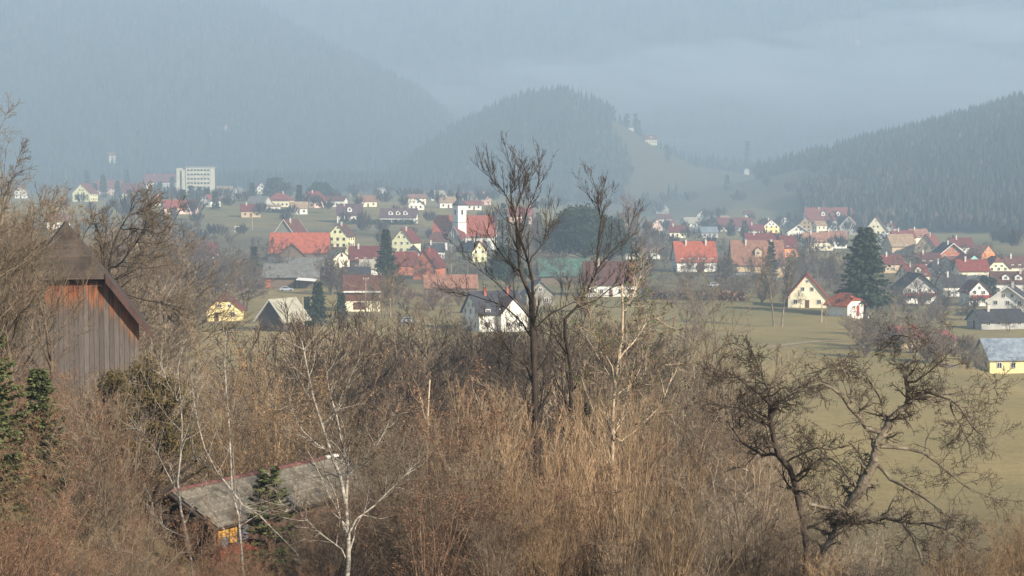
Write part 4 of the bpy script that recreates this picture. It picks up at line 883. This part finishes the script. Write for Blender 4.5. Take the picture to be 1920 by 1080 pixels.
hedge(G(1210, 562), G(1400, 564), 2.0, 2.6, 'dark brush hedge along the far side of the green meadow', 4, M_rust)

# ------------------------------------------------------------------ old barn on the left (boards one by one)
def old_barn():
    D = 80.0; c = at(124, 605, D); g0 = H(c[0], D+5); Hw = c[2]-g0; Lw, Ww, R, k = 10.0, 6.0, 3.9, .46
    yb = math.radians(103); t = thing('old_barn', (c[0]+math.cos(yb)*Lw/2, D+math.sin(yb)*Lw/2, g0), yb, 'weathered plank barn with dark half hipped roof at the left edge', 'barn')
    m_roof = tile_mat('old_dark_shingle', L(96, 82, 70), L(66, 56, 48), .22)
    wo, ro, zr = shell(t, Lw, Ww, Hw, R, WALL['darkwood'], m_roof, k, .55, .5, mat('dark_verge_board', L(88, 66, 58), L(60, 44, 40), scale=4, stretch=(1, 1, .3)))
    m = bpy.data.materials.new('rain_weathered_board'); m.use_nodes = True; n = m.node_tree.nodes; l = m.node_tree.links; p = n['Principled BSDF']; p.inputs['Roughness'].default_value = .85
    at_ = n.new('ShaderNodeAttribute'); at_.attribute_name = 'below'; oi = n.new('ShaderNodeObjectInfo'); tc = n.new('ShaderNodeTexCoord')
    mp = n.new('ShaderNodeMapping'); mp.inputs['Scale'].default_value = (14, 14, .8); no = n.new('ShaderNodeTexNoise'); no.inputs['Scale'].default_value = 1; no.inputs['Detail'].default_value = 7
    l.new(tc.outputs['Object'], mp.inputs[0]); l.new(mp.outputs[0], no.inputs['Vector'])
    def math_(op, a, b):
        k_ = n.new('ShaderNodeMath'); k_.operation = op
        for q, v in zip(k_.inputs, (a, b)):
            if isinstance(v, (int, float)): q.default_value = v
            else: l.new(v, q)
        return k_.outputs[0]
    f = math_('ADD', at_.outputs['Fac'], math_('MULTIPLY', math_('SUBTRACT', no.outputs['Fac'], .5), 2.2)); f = math_('ADD', f, math_('MULTIPLY', math_('SUBTRACT', oi.outputs['Random'], .5), .8))
    cr = n.new('ShaderNodeValToRGB'); e = cr.color_ramp.elements; e[0].position = .0; e[0].color = L(98, 54, 34); e[1].position = 1.0; e[1].color = L(96, 86, 78)
    q = e.new(.28); q.color = L(146, 84, 50); q = e.new(.5); q.color = L(128, 90, 64); q = e.new(.72); q.color = L(88, 76, 68)
    l.new(math_('MULTIPLY', f, .62), cr.inputs[0])
    hs = n.new('ShaderNodeHueSaturation'); mr = n.new('ShaderNodeMapRange'); mr.inputs[3].default_value = .72; mr.inputs[4].default_value = 1.18; l.new(oi.outputs['Random'], mr.inputs[0]); l.new(mr.outputs[0], hs.inputs['Value']); l.new(cr.outputs[0], hs.inputs['Color'])
    st = n.new('ShaderNodeTexNoise'); st.inputs['Scale'].default_value = 3; st.inputs['Detail'].default_value = 8; l.new(mp.outputs[0], st.inputs['Vector']); mx = n.new('ShaderNodeMixRGB'); mx.blend_type = 'MULTIPLY'; mx.inputs[0].default_value = .6
    r2 = n.new('ShaderNodeValToRGB'); r2.color_ramp.elements[0].position = .38; r2.color_ramp.elements[0].color = (.45, .45, .45, 1); r2.color_ramp.elements[1].position = .6; l.new(st.outputs['Fac'], r2.inputs[0])
    l.new(hs.outputs[0], mx.inputs[1]); l.new(r2.outputs[0], mx.inputs[2]); l.new(mx.outputs[0], p.inputs['Base Color'])
    rs = np.random.RandomState(4); nb = 29; bw = Ww/nb; x0 = -(Lw/2+.02)
    for i in range(nb):
        y0, y1 = -Ww/2+i*bw+.006, -Ww/2+(i+1)*bw-.006; th = rs.uniform(.025, .05); bot = -.6+rs.uniform(-.1, .25)
        tz = [min(Hw+R*(1-abs(y)/(Ww/2)), Hw+k*R)-.06 for y in (y0, y1)]; tp = rs.normal(0, .004)
        V = [(x0, y0, bot), (x0, y1, bot), (x0, y1, tz[1]), (x0, y0, tz[0])]; V += [(x0-th+tp, v[1], v[2]) for v in V]
        b = Buf(); b.add(V, [[0, 1, 2, 3], [7, 6, 5, 4], [0, 4, 5, 1], [1, 5, 6, 2], [2, 6, 7, 3], [3, 7, 4, 0]]); me = b.mesh('board')
        a = me.attributes.new('below', 'FLOAT', 'POINT'); a.data.foreach_set('value', np.array([tz[0]-bot, tz[1]-bot, 0, 0]*2, np.float32))
        link('board', me, m, wo)
old_barn()

# ------------------------------------------------------------------ shingled shed at lower left
def old_shed():
    A = at(330, 922, 60.0); Bp = at(622, 858, 67.4); mid = (A+Bp)/2; yaw = math.atan2(Bp[1]-A[1], Bp[0]-A[0]); Lw = 8.6; half = 1.5; rise = .78
    g0 = H(mid[0], mid[1]); zr = mid[2]-g0; Hw = zr-rise
    t = thing('old_shed', (mid[0], mid[1], g0), yaw, 'old open ended shed with grey shingle roof and red ridge tiles', 'shed')
    m_sh = mat('grey_shingle', L(126, 116, 100), L(78, 72, 62), scale=5, vary=.28, bump=.4); m_red = mat('red_ridge_tile', L(112, 74, 66), L(84, 56, 50), scale=6, vary=.2); m_wr = mat('whitish_ridge_tile', L(214, 206, 196), L(180, 172, 160), scale=6)
    m_pl = mat('red_brown_plank', L(112, 84, 70), L(80, 58, 48), scale=4, stretch=(4, 4, .4), vary=.2, bump=.3)
    b = Buf()
    for s in (-1, 1): b.prism([(-Lw/2-.35, 0, zr), (Lw/2+.3, 0, zr), (Lw/2+.3, s*(half+.35), Hw-.19), (-Lw/2-.35, s*(half+.35), Hw-.19)], (0, 0, -.06))
    ro = link('roof', b.mesh('roof_deck'), WALL['darkwood'], t)
    sl = math.atan2(rise, half); rows, cols = 7, 34; rl = math.hypot(half+.35, (half+.35)*rise/half)/rows
    me = Buf(); me.box((0, 0, 0), (.27, rl*1.35, .022)); me = me.mesh('shingle'); me.materials.append(m_sh); rs = random.Random(3)
    for r in range(rows):
        for c in range(cols):
            u = -Lw/2-.22+(c+.5+(.5 if r % 2 else 0))*.262; w_ = (r+.5)*rl
            if u > Lw/2+.25: continue
            o = link('shingle', me, None, ro, (u, -w_*math.cos(sl), zr-w_*math.sin(sl)+.045+rs.uniform(0, .012)))
            o.rotation_euler = (sl+.055+rs.uniform(-.02, .02), rs.uniform(-.03, .03), rs.uniform(-.05, .05))
    nr = 24
    for i in range(nr):
        u = -Lw/2-.3+(i+.5)*(Lw+.6)/nr; b = Buf(); a = np.linspace(0, math.pi, 7)
        P = [(x, -math.cos(q)*.12, math.sin(q)*.09) for x in (-.2, .2) for q in a]; b.add(P, [[j, j+1, 8+j, 7+j] for j in range(6)])
        o = link('ridge_tile', b.mesh('ridge_tile'), m_wr if i > 21 else m_red, ro, (u, 0, zr+.03)); o.rotation_euler = (0, .03, 0)
    for i in range(30):                                  # plank walls: front, back and far end; the near end stays open
        u = -Lw/2+(i+.5)*Lw/30; bx(t, 'plank', (u, -half, Hw/2-.1), (Lw/30-.02, .04+.02*rs.random(), Hw-.1), m_pl); bx(t, 'plank', (u, half, Hw/2-.1), (Lw/30-.02, .05, Hw-.1), m_pl)
    for i in range(10): bx(t, 'plank', (Lw/2, -half+(i+.5)*half/5, Hw/2), (.05, half/5-.02, Hw+.2), m_pl)
    for y in (-half+.08, half-.08): bx(t, 'corner_post', (-Lw/2+.08, y, Hw/2), (.16, .16, Hw), WALL['darkwood'])
    bx(t, 'barge_beam', (-Lw/2-.3, 0, Hw+.02), (.1, 2*half+.2, .14), WALL['darkwood'])
    m_y = mat('yellow_painted_panel', L(226, 172, 62), L(196, 140, 70), scale=3); m_g = mat('grey_violet_panel', L(120, 116, 134), L(96, 92, 104), scale=3); m_b = mat('red_brick_sill', L(150, 84, 62), L(112, 62, 48), scale=4)
    for i, (w_, m) in enumerate(((.5, m_y), (.36, m_y), (.5, m_g))): bx(t, 'painted_panel', (-Lw/2+.35+i*.5, -half-.12, Hw-.52), (w_, .04, .6), m)
    b = Buf(); b.lathe([(.02, 0), (.16, .02), (.19, .06), (.02, .07)], 12); o = link('wash_tub', b.mesh('tub'), M_metal, t, (-Lw/2+.32, -half-.16, Hw-.72)); o.rotation_euler = (math.pi/2, 0, 0)
    bx(t, 'brick_sill', (-Lw/2+.9, -half-.2, Hw-1.15), (1.9, .3, .5), m_b)
old_shed()

# ------------------------------------------------------------------ foreground trees traced limb by limb
def hero(name, label, D, limbs, mats, lv, seed, tw=.005, cat='tree', wander=.14, up=.06, spread=38, leaf=None, rough=.0, rsc=.62):
    """limbs: (pixel polyline, r0, r1, drift in depth). lv: children per limb and level."""
    rs = np.random.RandomState(seed); K = 10; done = []; PX = []
    for pts, r0, r1, drift in limbs:
        pts = np.array(pts, float); s = np.r_[0, np.cumsum(np.linalg.norm(np.diff(pts, axis=0), axis=1))]; q = np.linspace(0, s[-1], K)
        pp = np.stack((np.interp(q, s, pts[:, 0]), np.interp(q, s, pts[:, 1])), 1); d0 = D; near = False
        if done:
            allp = np.vstack([a for a, _ in done]); alld = np.concatenate([b for _, b in done]); e = np.linalg.norm(allp-pp[0], axis=1); j = e.argmin()
            if e[j] < 26: d0 = alld[j]; near = True
        dd = d0+drift*np.linspace(0, 1, K)**1.2+np.r_[0, np.cumsum(rs.normal(0, .03, K-1))]
        jit = np.cumsum(rs.normal(0, 1.0, (K, 2)), axis=0)*rough; jit -= jit[0]; pp = pp+jit
        if near: pp[0] = allp[j]
        P = np.array([at(a, b, c) for (a, b), c in zip(pp, dd)]); done.append((pp, dd)); PX.append((P, np.linspace(r0, r1, K)))
    P = np.stack([a for a, _ in PX]); R = np.stack([b for _, b in PX])*rsc
    base = P[0, 0].copy(); gz = H(base[0], base[1]); root = np.array((base[0], base[1], gz)); wood, cr = Buf(), Buf()
    if base[2] > gz+.1:
        low = np.linspace(0, 1, 4)[:, None]*(base-np.array((base[0], base[1], gz-.3)))+np.array((base[0], base[1], gz-.3)); wood.tubes(low[None]-root, np.linspace(R[0, 0]*1.35, R[0, 0], 4)[None], 8)
    wood.tubes(P-root, R, 8)
    m1, m2, m3, m4 = lv
    P1, R1 = kids(rs, P, R, m1, 7, .12, 1, .34, spread+8, wander, up, .5, tw*2, lenscale=.018*D); wood.tubes(P1-root, R1, 4)
    P2, R2 = kids(rs, P1, R1, m2, 5, .1, 1, .5, spread, wander*1.2, up, .6, tw*1.2); cr.tubes(P2-root, R2, 3)
    P3, R3 = kids(rs, P2, R2, m3, 3, .15, 1, .52, spread, wander*1.3, up, .7, tw, .5); cr.tubes(P3-root, R3, 3)
    if m4: P4, R4 = kids(rs, P3, R3, m4, 3, .2, 1, .55, spread, wander*1.4, up, .8, tw*.8, .6); cr.tubes(P4-root, R4, 3); P3 = P4
    t = tree_obj(name, (wood, cr), mats, root, label, cat)
    if leaf:
        b = Buf(); b.add(*leafs(rs, P3-root, leaf[1], leaf[2], .05)); link('foliage', b.mesh('foliage'), leaf[0], t)
    return t
hero('bare_tree', 'tall leafless tree rising above the village in the middle', 55, [
    ([(1008, 900), (1006, 830), (1003, 740), (1000, 650), (997, 600), (996, 562)], .17, .13, 0), ([(996, 562), (985, 532), (975, 512), (972, 475), (968, 430), (965, 400), (960, 387)], .095, .045, 1.0),
    ([(960, 387), (950, 368), (940, 352), (925, 335), (912, 325)], .035, .008, .5), ([(960, 387), (957, 360), (955, 340), (962, 320)], .032, .008, -.6), ([(965, 400), (975, 370), (983, 345), (988, 320)], .03, .008, .8),
    ([(996, 562), (1000, 532), (990, 490), (980, 460), (967, 420)], .08, .035, -1.2), ([(990, 490), (1010, 470), (1030, 440), (1040, 410)], .035, .01, 1.2), ([(980, 440), (990, 395), (1007, 360), (1014, 340)], .035, .01, -1.0),
    ([(975, 512), (955, 495), (935, 470), (915, 440), (905, 415)], .04, .01, -1.5), ([(1000, 640), (975, 600), (945, 575), (900, 560), (865, 548)], .045, .01, 1.2), ([(1000, 620), (1030, 590), (1060, 575), (1095, 560)], .04, .01, -1.2),
    ([(1002, 700), (960, 660), (935, 620), (905, 600)], .04, .01, -2), ([(1003, 740), (1050, 690), (1085, 655), (1120, 640)], .045, .01, 1.5), ([(998, 600), (960, 560), (930, 530), (890, 500), (870, 470)], .035, .008, 2)],
    (B_dark, B_dark), (11, 6, 5, 0), 11, .0045, wander=.09, up=.16, spread=30, rough=.6)
hero('bare_tree', 'slender crooked leafless tree right of the tall one', 52, [
    ([(1075, 900), (1072, 780), (1070, 685), (1064, 645), (1058, 620), (1062, 598)], .1, .075, 0), ([(1062, 598), (1078, 580), (1090, 566), (1102, 542), (1120, 505), (1122, 470), (1127, 417), (1135, 382)], .065, .02, .8),
    ([(1127, 417), (1122, 380), (1125, 350)], .022, .008, .3), ([(1088, 572), (1117, 565), (1140, 545), (1175, 530), (1195, 490)], .035, .008, -1.2), ([(1120, 505), (1150, 470), (1178, 440), (1190, 400)], .03, .008, 1.0), ([(1066, 650), (1040, 620), (1010, 600)], .03, .008, -1)],
    (B_dark, B_dark), (11, 6, 5, 0), 12, .0045, wander=.09, up=.16, spread=30, rough=.6)
hero('bare_tree', 'pale lichened leafless tree near the right of the tall one', 48, [
    ([(1150, 960), (1148, 860), (1150, 760), (1155, 700), (1162, 660), (1170, 610), (1167, 572), (1166, 535)], .1, .035, 0), ([(1160, 670), (1190, 640), (1215, 600), (1235, 585)], .04, .01, 1), ([(1155, 700), (1125, 650), (1110, 610), (1105, 580)], .04, .01, -1),
    ([(1150, 760), (1195, 720), (1225, 690), (1270, 670)], .04, .01, -1.2), ([(1150, 800), (1120, 760), (1095, 720), (1080, 690)], .04, .01, 1.2), ([(1168, 590), (1185, 560), (1200, 520)], .03, .008, .5), ([(1149, 840), (1200, 800), (1240, 760), (1262, 700)], .04, .01, .6)],
    (B_pale, B_grey), (13, 8, 6, 0), 13, .006, up=.08, leaf=(M_ivy, 700, .045))
hero('apple_tree', 'gnarled old apple tree with sawn limbs at lower right', 32, [
    ([(1535, 1100), (1545, 1044), (1573, 987), (1609, 920), (1636, 867)], .165, .13, 0), ([(1636, 867), (1644, 840), (1649, 813), (1667, 791), (1702, 764)], .1, .075, .4), ([(1702, 764), (1704, 740), (1702, 698)], .062, .05, 0),
    ([(1703, 752), (1730, 738), (1751, 742), (1780, 752), (1800, 770), (1822, 809), (1853, 835)], .055, .012, -.8), ([(1703, 745), (1740, 748), (1790, 742), (1830, 738), (1860, 730)], .04, .008, .7), ([(1703, 720), (1740, 700), (1770, 680), (1790, 655)], .035, .008, -.6), ([(1702, 700), (1722, 660), (1706, 640), (1680, 640), (1655, 655)], .035, .008, .6),
    ([(1649, 815), (1636, 812), (1612, 782), (1587, 747), (1560, 728), (1530, 735), (1493, 751)], .06, .012, -.9), ([(1600, 765), (1600, 730), (1590, 700), (1560, 690), (1530, 700)], .03, .008, .8), ([(1660, 795), (1650, 750), (1630, 720), (1612, 690), (1580, 685)], .03, .008, 1.0),
    ([(1618, 938), (1600, 958), (1569, 955), (1540, 945), (1511, 938)], .06, .045, -.5), ([(1627, 978), (1660, 968), (1693, 978), (1715, 1013), (1729, 1060)], .07, .03, -.8), ([(1573, 987), (1600, 985), (1627, 978)], .075, .065, -.1),
    ([(1640, 867), (1671, 902), (1690, 910), (1725, 930), (1760, 955), (1790, 990)], .05, .012, -1.0), ([(1646, 835), (1680, 840), (1724, 844), (1778, 880), (1827, 920), (1880, 940)], .05, .01, .9), ([(1700, 980), (1740, 985), (1790, 1000), (1830, 1050)], .04, .01, -1),
    ([(1609, 920), (1590, 890), (1570, 860), (1545, 850)], .035, .008, 1), ([(1780, 752), (1800, 790), (1815, 830), (1830, 870)], .025, .006, .5)],
    (B_lichen, B_dark), (14, 8, 5, 0), 14, .0036, wander=.27, up=.0, spread=50, rough=1.8, rsc=.68)
hero('apple_tree', 'dark crooked apple tree left of the gnarled one', 36, [
    ([(1515, 1040), (1505, 980), (1480, 884), (1453, 849), (1447, 800), (1444, 755)], .11, .08, 0), ([(1444, 760), (1418, 738), (1400, 720), (1382, 707), (1350, 705)], .06, .012, -.8), ([(1453, 849), (1431, 853), (1396, 831), (1370, 800)], .055, .015, .9), ([(1446, 780), (1470, 750), (1490, 730), (1530, 715)], .045, .01, .8),
    ([(1444, 757), (1440, 720), (1425, 690), (1410, 660)], .04, .008, .3), ([(1448, 800), (1410, 790), (1380, 770), (1340, 760)], .04, .008, -1), ([(1470, 870), (1500, 850), (1530, 840), (1560, 845)], .04, .01, -.5)],
    (B_dark, B_dark), (15, 8, 6, 0), 15, .004, wander=.25, up=.03, spread=48, rough=1.8)
hero('birch_tree', 'pale birch with forked stem in front of the shed roof', 38, [
    ([(648, 1110), (655, 1040), (652, 985), (648, 940), (640, 900), (622, 852), (605, 800), (590, 760), (578, 700), (566, 640)], .085, .02, 0), ([(646, 930), (655, 880), (640, 830), (632, 780), (615, 730), (612, 690)], .055, .015, .8), ([(622, 852), (590, 830), (560, 800), (548, 760)], .03, .007, -.8),
    ([(640, 900), (690, 860), (715, 820), (735, 780)], .03, .007, -.6), ([(652, 985), (700, 950), (750, 900), (790, 860)], .035, .008, .8), ([(605, 800), (640, 760), (660, 700), (680, 660)], .025, .006, .6), ([(655, 1040), (600, 1000), (560, 960), (520, 940)], .03, .007, -.6), ([(590, 760), (560, 720), (548, 690)], .02, .006, .4)],
    (B_birch, B_grey), (16, 8, 5, 0), 16, .0045, up=.05)
hero('birch_tree', 'slim birch with bowed stem left of the shed', 42, [([(368, 1110), (358, 1050), (350, 1005), (340, 967), (333, 900), (343, 817), (337, 733), (333, 690), (345, 640)], .06, .012, 0), ([(336, 930), (310, 880), (290, 840), (255, 800)], .022, .006, .8), ([(340, 840), (365, 790), (372, 740)], .02, .006, -.6), ([(338, 760), (315, 720), (300, 680)], .018, .005, .5), ([(352, 1010), (300, 985), (275, 950)], .02, .006, -.5)], (B_birch, B_grey), (10, 6, 3, 0), 17, .004, up=.08)
hero('birch_tree', 'slim birch leaning over the shingle roof', 43, [([(458, 1110), (453, 1033), (447, 967), (433, 913), (403, 880), (377, 827), (363, 750), (358, 700)], .055, .012, 0), ([(435, 915), (433, 870), (430, 800), (425, 740), (421, 680), (425, 620)], .035, .008, .8), ([(440, 940), (480, 960), (520, 1000), (560, 1040)], .03, .01, -.5), ([(403, 880), (380, 870), (350, 850)], .02, .006, .5), ([(430, 800), (455, 760), (470, 700)], .018, .005, -.6)], (B_birch, B_grey), (10, 6, 3, 0), 18, .004, up=.08)
hero('bare_tree', 'dark forked leafless tree behind the plank barn roof', 96, [([(200, 600), (202, 540), (205, 505), (209, 478), (213, 455), (222, 435), (240, 405), (252, 385)], .16, .04, 0), ([(208, 490), (190, 470), (185, 440), (178, 410)], .08, .02, 1), ([(204, 510), (230, 490), (255, 455), (272, 425), (280, 400)], .1, .025, -1), ([(225, 432), (250, 428), (275, 432), (290, 440)], .06, .02, -1), ([(240, 405), (262, 395), (290, 390), (300, 380)], .05, .015, 1),
    ([(204, 530), (250, 510), (290, 470), (320, 430)], .07, .02, 1.5), ([(202, 540), (260, 560), (310, 570), (370, 585)], .07, .02, -2), ([(206, 500), (170, 480), (150, 455)], .06, .02, 1)], (B_dark, B_grey), (12, 8, 6, 0), 19, .012, up=.05)
hero('snag', 'broken pale dead trunk with jagged top in the thicket', 62, [([(800, 860), (802, 800), (802, 782), (804, 740), (806, 712)], .05, .04, 0), ([(802, 800), (790, 760), (788, 735)], .03, .012, .3)], (mat('bare_dead_wood', L(214, 190, 160), L(170, 144, 116), scale=4, stretch=(3, 3, .5)), B_grey), (3, 2, 2, 0), 20, .004)
# generated trees at the left edge
def gen(px, top, D, label, seed, m=(B_grey, B_pale), trunks=1, m1=16, m2=8, m3=6, m4=2, tw=.006, name='bare_tree', spread=34, r0=None, fork=.25):
    h = hpx(px, top, D); w_, c, last = bare_tree(seed, h, trunks, m1, m2, m3, spread, .08, tw=tw, r0=r0 or h*.012, fork=fork, m4=m4); return tree_obj(name, (w_, c), m, gl(px, D), label)
gen(28, 204, 62, 'tall twiggy leafless tree at the left edge above the barn', 31, m=(B_grey, B_grey), m1=22, m2=10, m3=8, m4=2, tw=.008)
gen(-45, 250, 58, 'twiggy leafless tree cut off by the left edge', 32, m=(B_grey, B_grey), m1=22, m2=10, m3=8, m4=2, tw=.008)
gen(112, 300, 68, 'smaller leafless tree right of the tall one at the left edge', 33, m=(B_grey, B_grey), m1=22, m2=10, m3=8, m4=2, tw=.008)
gen(300, 560, 110, 'leafless tree right of the plank barn', 34, m4=2, tw=.012)
gen(335, 520, 170, 'pale leafless tree before the long white house', 35, m4=2, tw=.02)
gen(800, 560, 105, 'twiggy leafless tree left of the white walled house', 36, (B_grey, B_grey), 2, m4=2, tw=.012)
gen(880, 590, 85, 'leafless tree in front of the white walled house', 37, (B_dark, B_grey), 2, m4=2, tw=.01)
gen(720, 590, 120, 'leafless ivy grown tree at the meadow edge', 38, (B_dark, B_grey), 1, m4=2, tw=.013)
gen(1230, 560, 75, 'tangled leafless tree at the left of the meadow', 39, (B_grey, B_grey), 2, m4=2, tw=.009)
# evergreens close by
def nearspruce(px, top, D, label, seed, r, nb, per, size, m=M_needle2, **kw):
    h = hpx(px, top, D); b = spruce(seed, h, h*r, nb, per, size, **kw); return tree_obj('spruce_tree', b, (B_red, m), gl(px, D), label)
nearspruce(-45, 570, 40, 'near green spruce spreading into the lower left corner', 41, .26, 260, 60, .16, droop=.3, taperpow=.7)
nearspruce(502, 872, 52, 'little spruce standing before the shingle roof', 42, .3, 150, 40, .16, droop=.2)
nearspruce(70, 690, 50, 'half hidden green spruce below the plank barn', 43, .26, 220, 50, .16, droop=.3)
def leafbush(px, top, D, label, seed, m, r, clumps, per, size, h=None):
    h = h or hpx(px, top, D); b = pine_round(seed, h, r, clumps, per, size); return tree_obj('evergreen_shrub', b, (B_dark, m), gl(px, D), label, 'shrub', parts=('stems', 'foliage'))
leafbush(275, 606, 56, 'olive brown leafy shrub right of the plank barn', 45, M_olive, 1.4, 90, 110, .07)
leafbush(215, 640, 58, 'dark olive shrub against the plank barn wall', 46, M_olive, 1.1, 60, 110, .07)
leafbush(1100, 600, 60, 'ivy green clump in the tree tops right of the tall tree', 47, M_olive, 1.0, 40, 80, .06)
# ------------------------------------------------------------------ thicket of leafless shrubs along the bottom
def shrub_proto(seed, trunks, m1, m2, m3, m4, spread, up, tw, m, leaf=None, fork=.06, wander=.14):
    w_, c, last = bare_tree(seed, 5, trunks, m1, m2, m3, spread, up, tw=tw, r0=.028, fork=fork, wander=wander, m4=m4)
    out = [('stems', w_.mesh('stems', True), m), ('twigs', c.mesh('twigs'), m)]
    if leaf: b = Buf(); b.add(*leafs(np.random.RandomState(seed), last, leaf[1], leaf[2], .04)); out.append(('leaves', b.mesh('leaves'), leaf[0]))
    for _, me, mm in out: me.materials.append(mm)
    return out
SH = {'rust': [shrub_proto(200+i, 12, 7, 6, 5, 0, 30, .1, .0042, B_red, (M_rust, 3000, .034)) for i in range(2)], 'dry': [shrub_proto(210+i, 12, 7, 6, 5, 0, 28, .14, .0042, B_tan, (M_dead, 2600, .032)) for i in range(2)],
      'stem': [shrub_proto(220+i, 16, 7, 5, 4, 0, 22, .22, .0045, B_tan, None, .12, .07) for i in range(2)], 'grey': [shrub_proto(230+i, 11, 8, 6, 5, 0, 36, .06, .0045, B_grey) for i in range(2)],
      'dark': [shrub_proto(250+i, 10, 8, 6, 5, 0, 38, .05, .0045, B_dark) for i in range(2)],
      'pale': [shrub_proto(240+i, 9, 8, 6, 5, 0, 34, .08, .0045, B_pale) for i in range(2)]}
LAB = {'rust': 'russet shrub with clinging dead leaves', 'dry': 'tan shrub full of dry leaves', 'stem': 'upright tan stemmed leafless shrub', 'grey': 'grey brown leafless shrub', 'pale': 'pale twigged leafless shrub', 'dark': 'dark brown leafless shrub'}
rs = random.Random(9)
def shrub(px, top, D, kind, wide, where):
    p = gl(px, D); z = at(px, top, D)[2]; h = min(max(z-p[2], 1.0), 9.0); t = thing('shrub', p, rs.uniform(0, 6.3), LAB[kind]+' '+where, 'shrub', kind+' shrubs '+where); s = h/4.9; w_ = wide*(s**.7)
    t.scale = (w_, w_, s)
    for nme, me, _ in rs.choice(SH[kind]): link(nme, me, None, t)
TOP = ([-60, 0, 150, 300, 450, 540, 600, 700, 760, 850, 900, 960, 1050, 1150, 1250, 1350, 1450, 1520, 1600, 1680, 1760, 1850, 1980], [600, 600, 630, 640, 620, 640, 690, 660, 610, 610, 650, 720, 700, 680, 660, 690, 740, 800, 890, 960, 970, 950, 930])
def zone(n, x0, x1, d0, d1, lo, hi, kinds, where, wide=1.0):
    for i in range(n):
        px = x0+(x1-x0)*(i+rs.random())/n; top = np.interp(px, *TOP)+rs.uniform(lo, hi); shrub(px, top, rs.uniform(d0, d1), rs.choice(kinds), wide, where)
zone(20, -60, 250, 40, 58, 20, 330, ('rust', 'dry', 'grey', 'grey'), 'below the plank barn')
zone(11, -40, 320, 28, 40, 180, 420, ('rust', 'dry', 'grey'), 'in the lower left corner')
zone(20, 240, 640, 74, 110, 5, 130, ('grey', 'grey', 'dry', 'pale'), 'behind the shingled shed', 1.2)
zone(6, 225, 400, 38, 48, 385, 440, ('rust', 'grey'), 'before the open end of the shed')
zone(9, 330, 600, 34, 48, 385, 450, ('rust', 'grey', 'dry'), 'along the bottom before the shed')
zone(24, 540, 960, 72, 130, -40, 110, ('grey', 'grey', 'pale'), 'at the near edge of the meadow', 1.3)
zone(16, 660, 960, 60, 90, 40, 190, ('grey', 'rust', 'grey'), 'around the broken pale trunk', 1.1)
zone(12, 670, 960, 40, 60, 110, 330, ('rust', 'grey', 'pale'), 'right of the forked birch')
zone(15, 880, 1240, 42, 62, 20, 230, ('stem', 'dry', 'stem', 'rust'), 'around the foot of the tall tree')
zone(9, 760, 1240, 32, 42, 200, 380, ('rust', 'stem', 'grey'), 'at the bottom middle')
zone(22, 1030, 1420, 60, 110, -80, 110, ('grey', 'pale', 'grey'), 'between the tall tree and the meadow', 1.2)
zone(13, 1180, 1480, 44, 64, 0, 180, ('grey', 'pale', 'grey'), 'left of the dark apple tree')
zone(12, 1240, 1540, 34, 48, 90, 320, ('stem', 'grey', 'pale'), 'in front of the dark apple tree')
zone(7, 1200, 1560, 28, 36, 240, 400, ('grey', 'stem'), 'at the bottom left of the apple trees')
zone(9, 1540, 1960, 36, 52, 10, 110, ('grey', 'rust', 'pale'), 'under the gnarled apple tree')
zone(8, 1760, 1980, 28, 40, 0, 110, ('stem', 'dry'), 'in the lower right corner')
zone(5, 560, 690, 42, 52, 230, 330, ('grey', 'pale'), 'against the plank wall of the shed')
zone(9, -60, 300, 52, 66, 45, 120, ('grey', 'rust', 'grey'), 'hiding the foot of the plank barn')
zone(10, 1360, 1700, 30, 36, 130, 260, ('dark', 'grey', 'dark'), 'crowding the apple trunks')
zone(8, 600, 760, 40, 56, 150, 300, ('dark', 'grey'), 'right of the shed roof')
zone(14, 760, 1300, 50, 80, 60, 240, ('dark', 'dark', 'rust'), 'in the dark middle of the thicket')
zone(10, -40, 560, 30, 40, 330, 460, ('dark', 'rust'), 'along the bottom left edge')
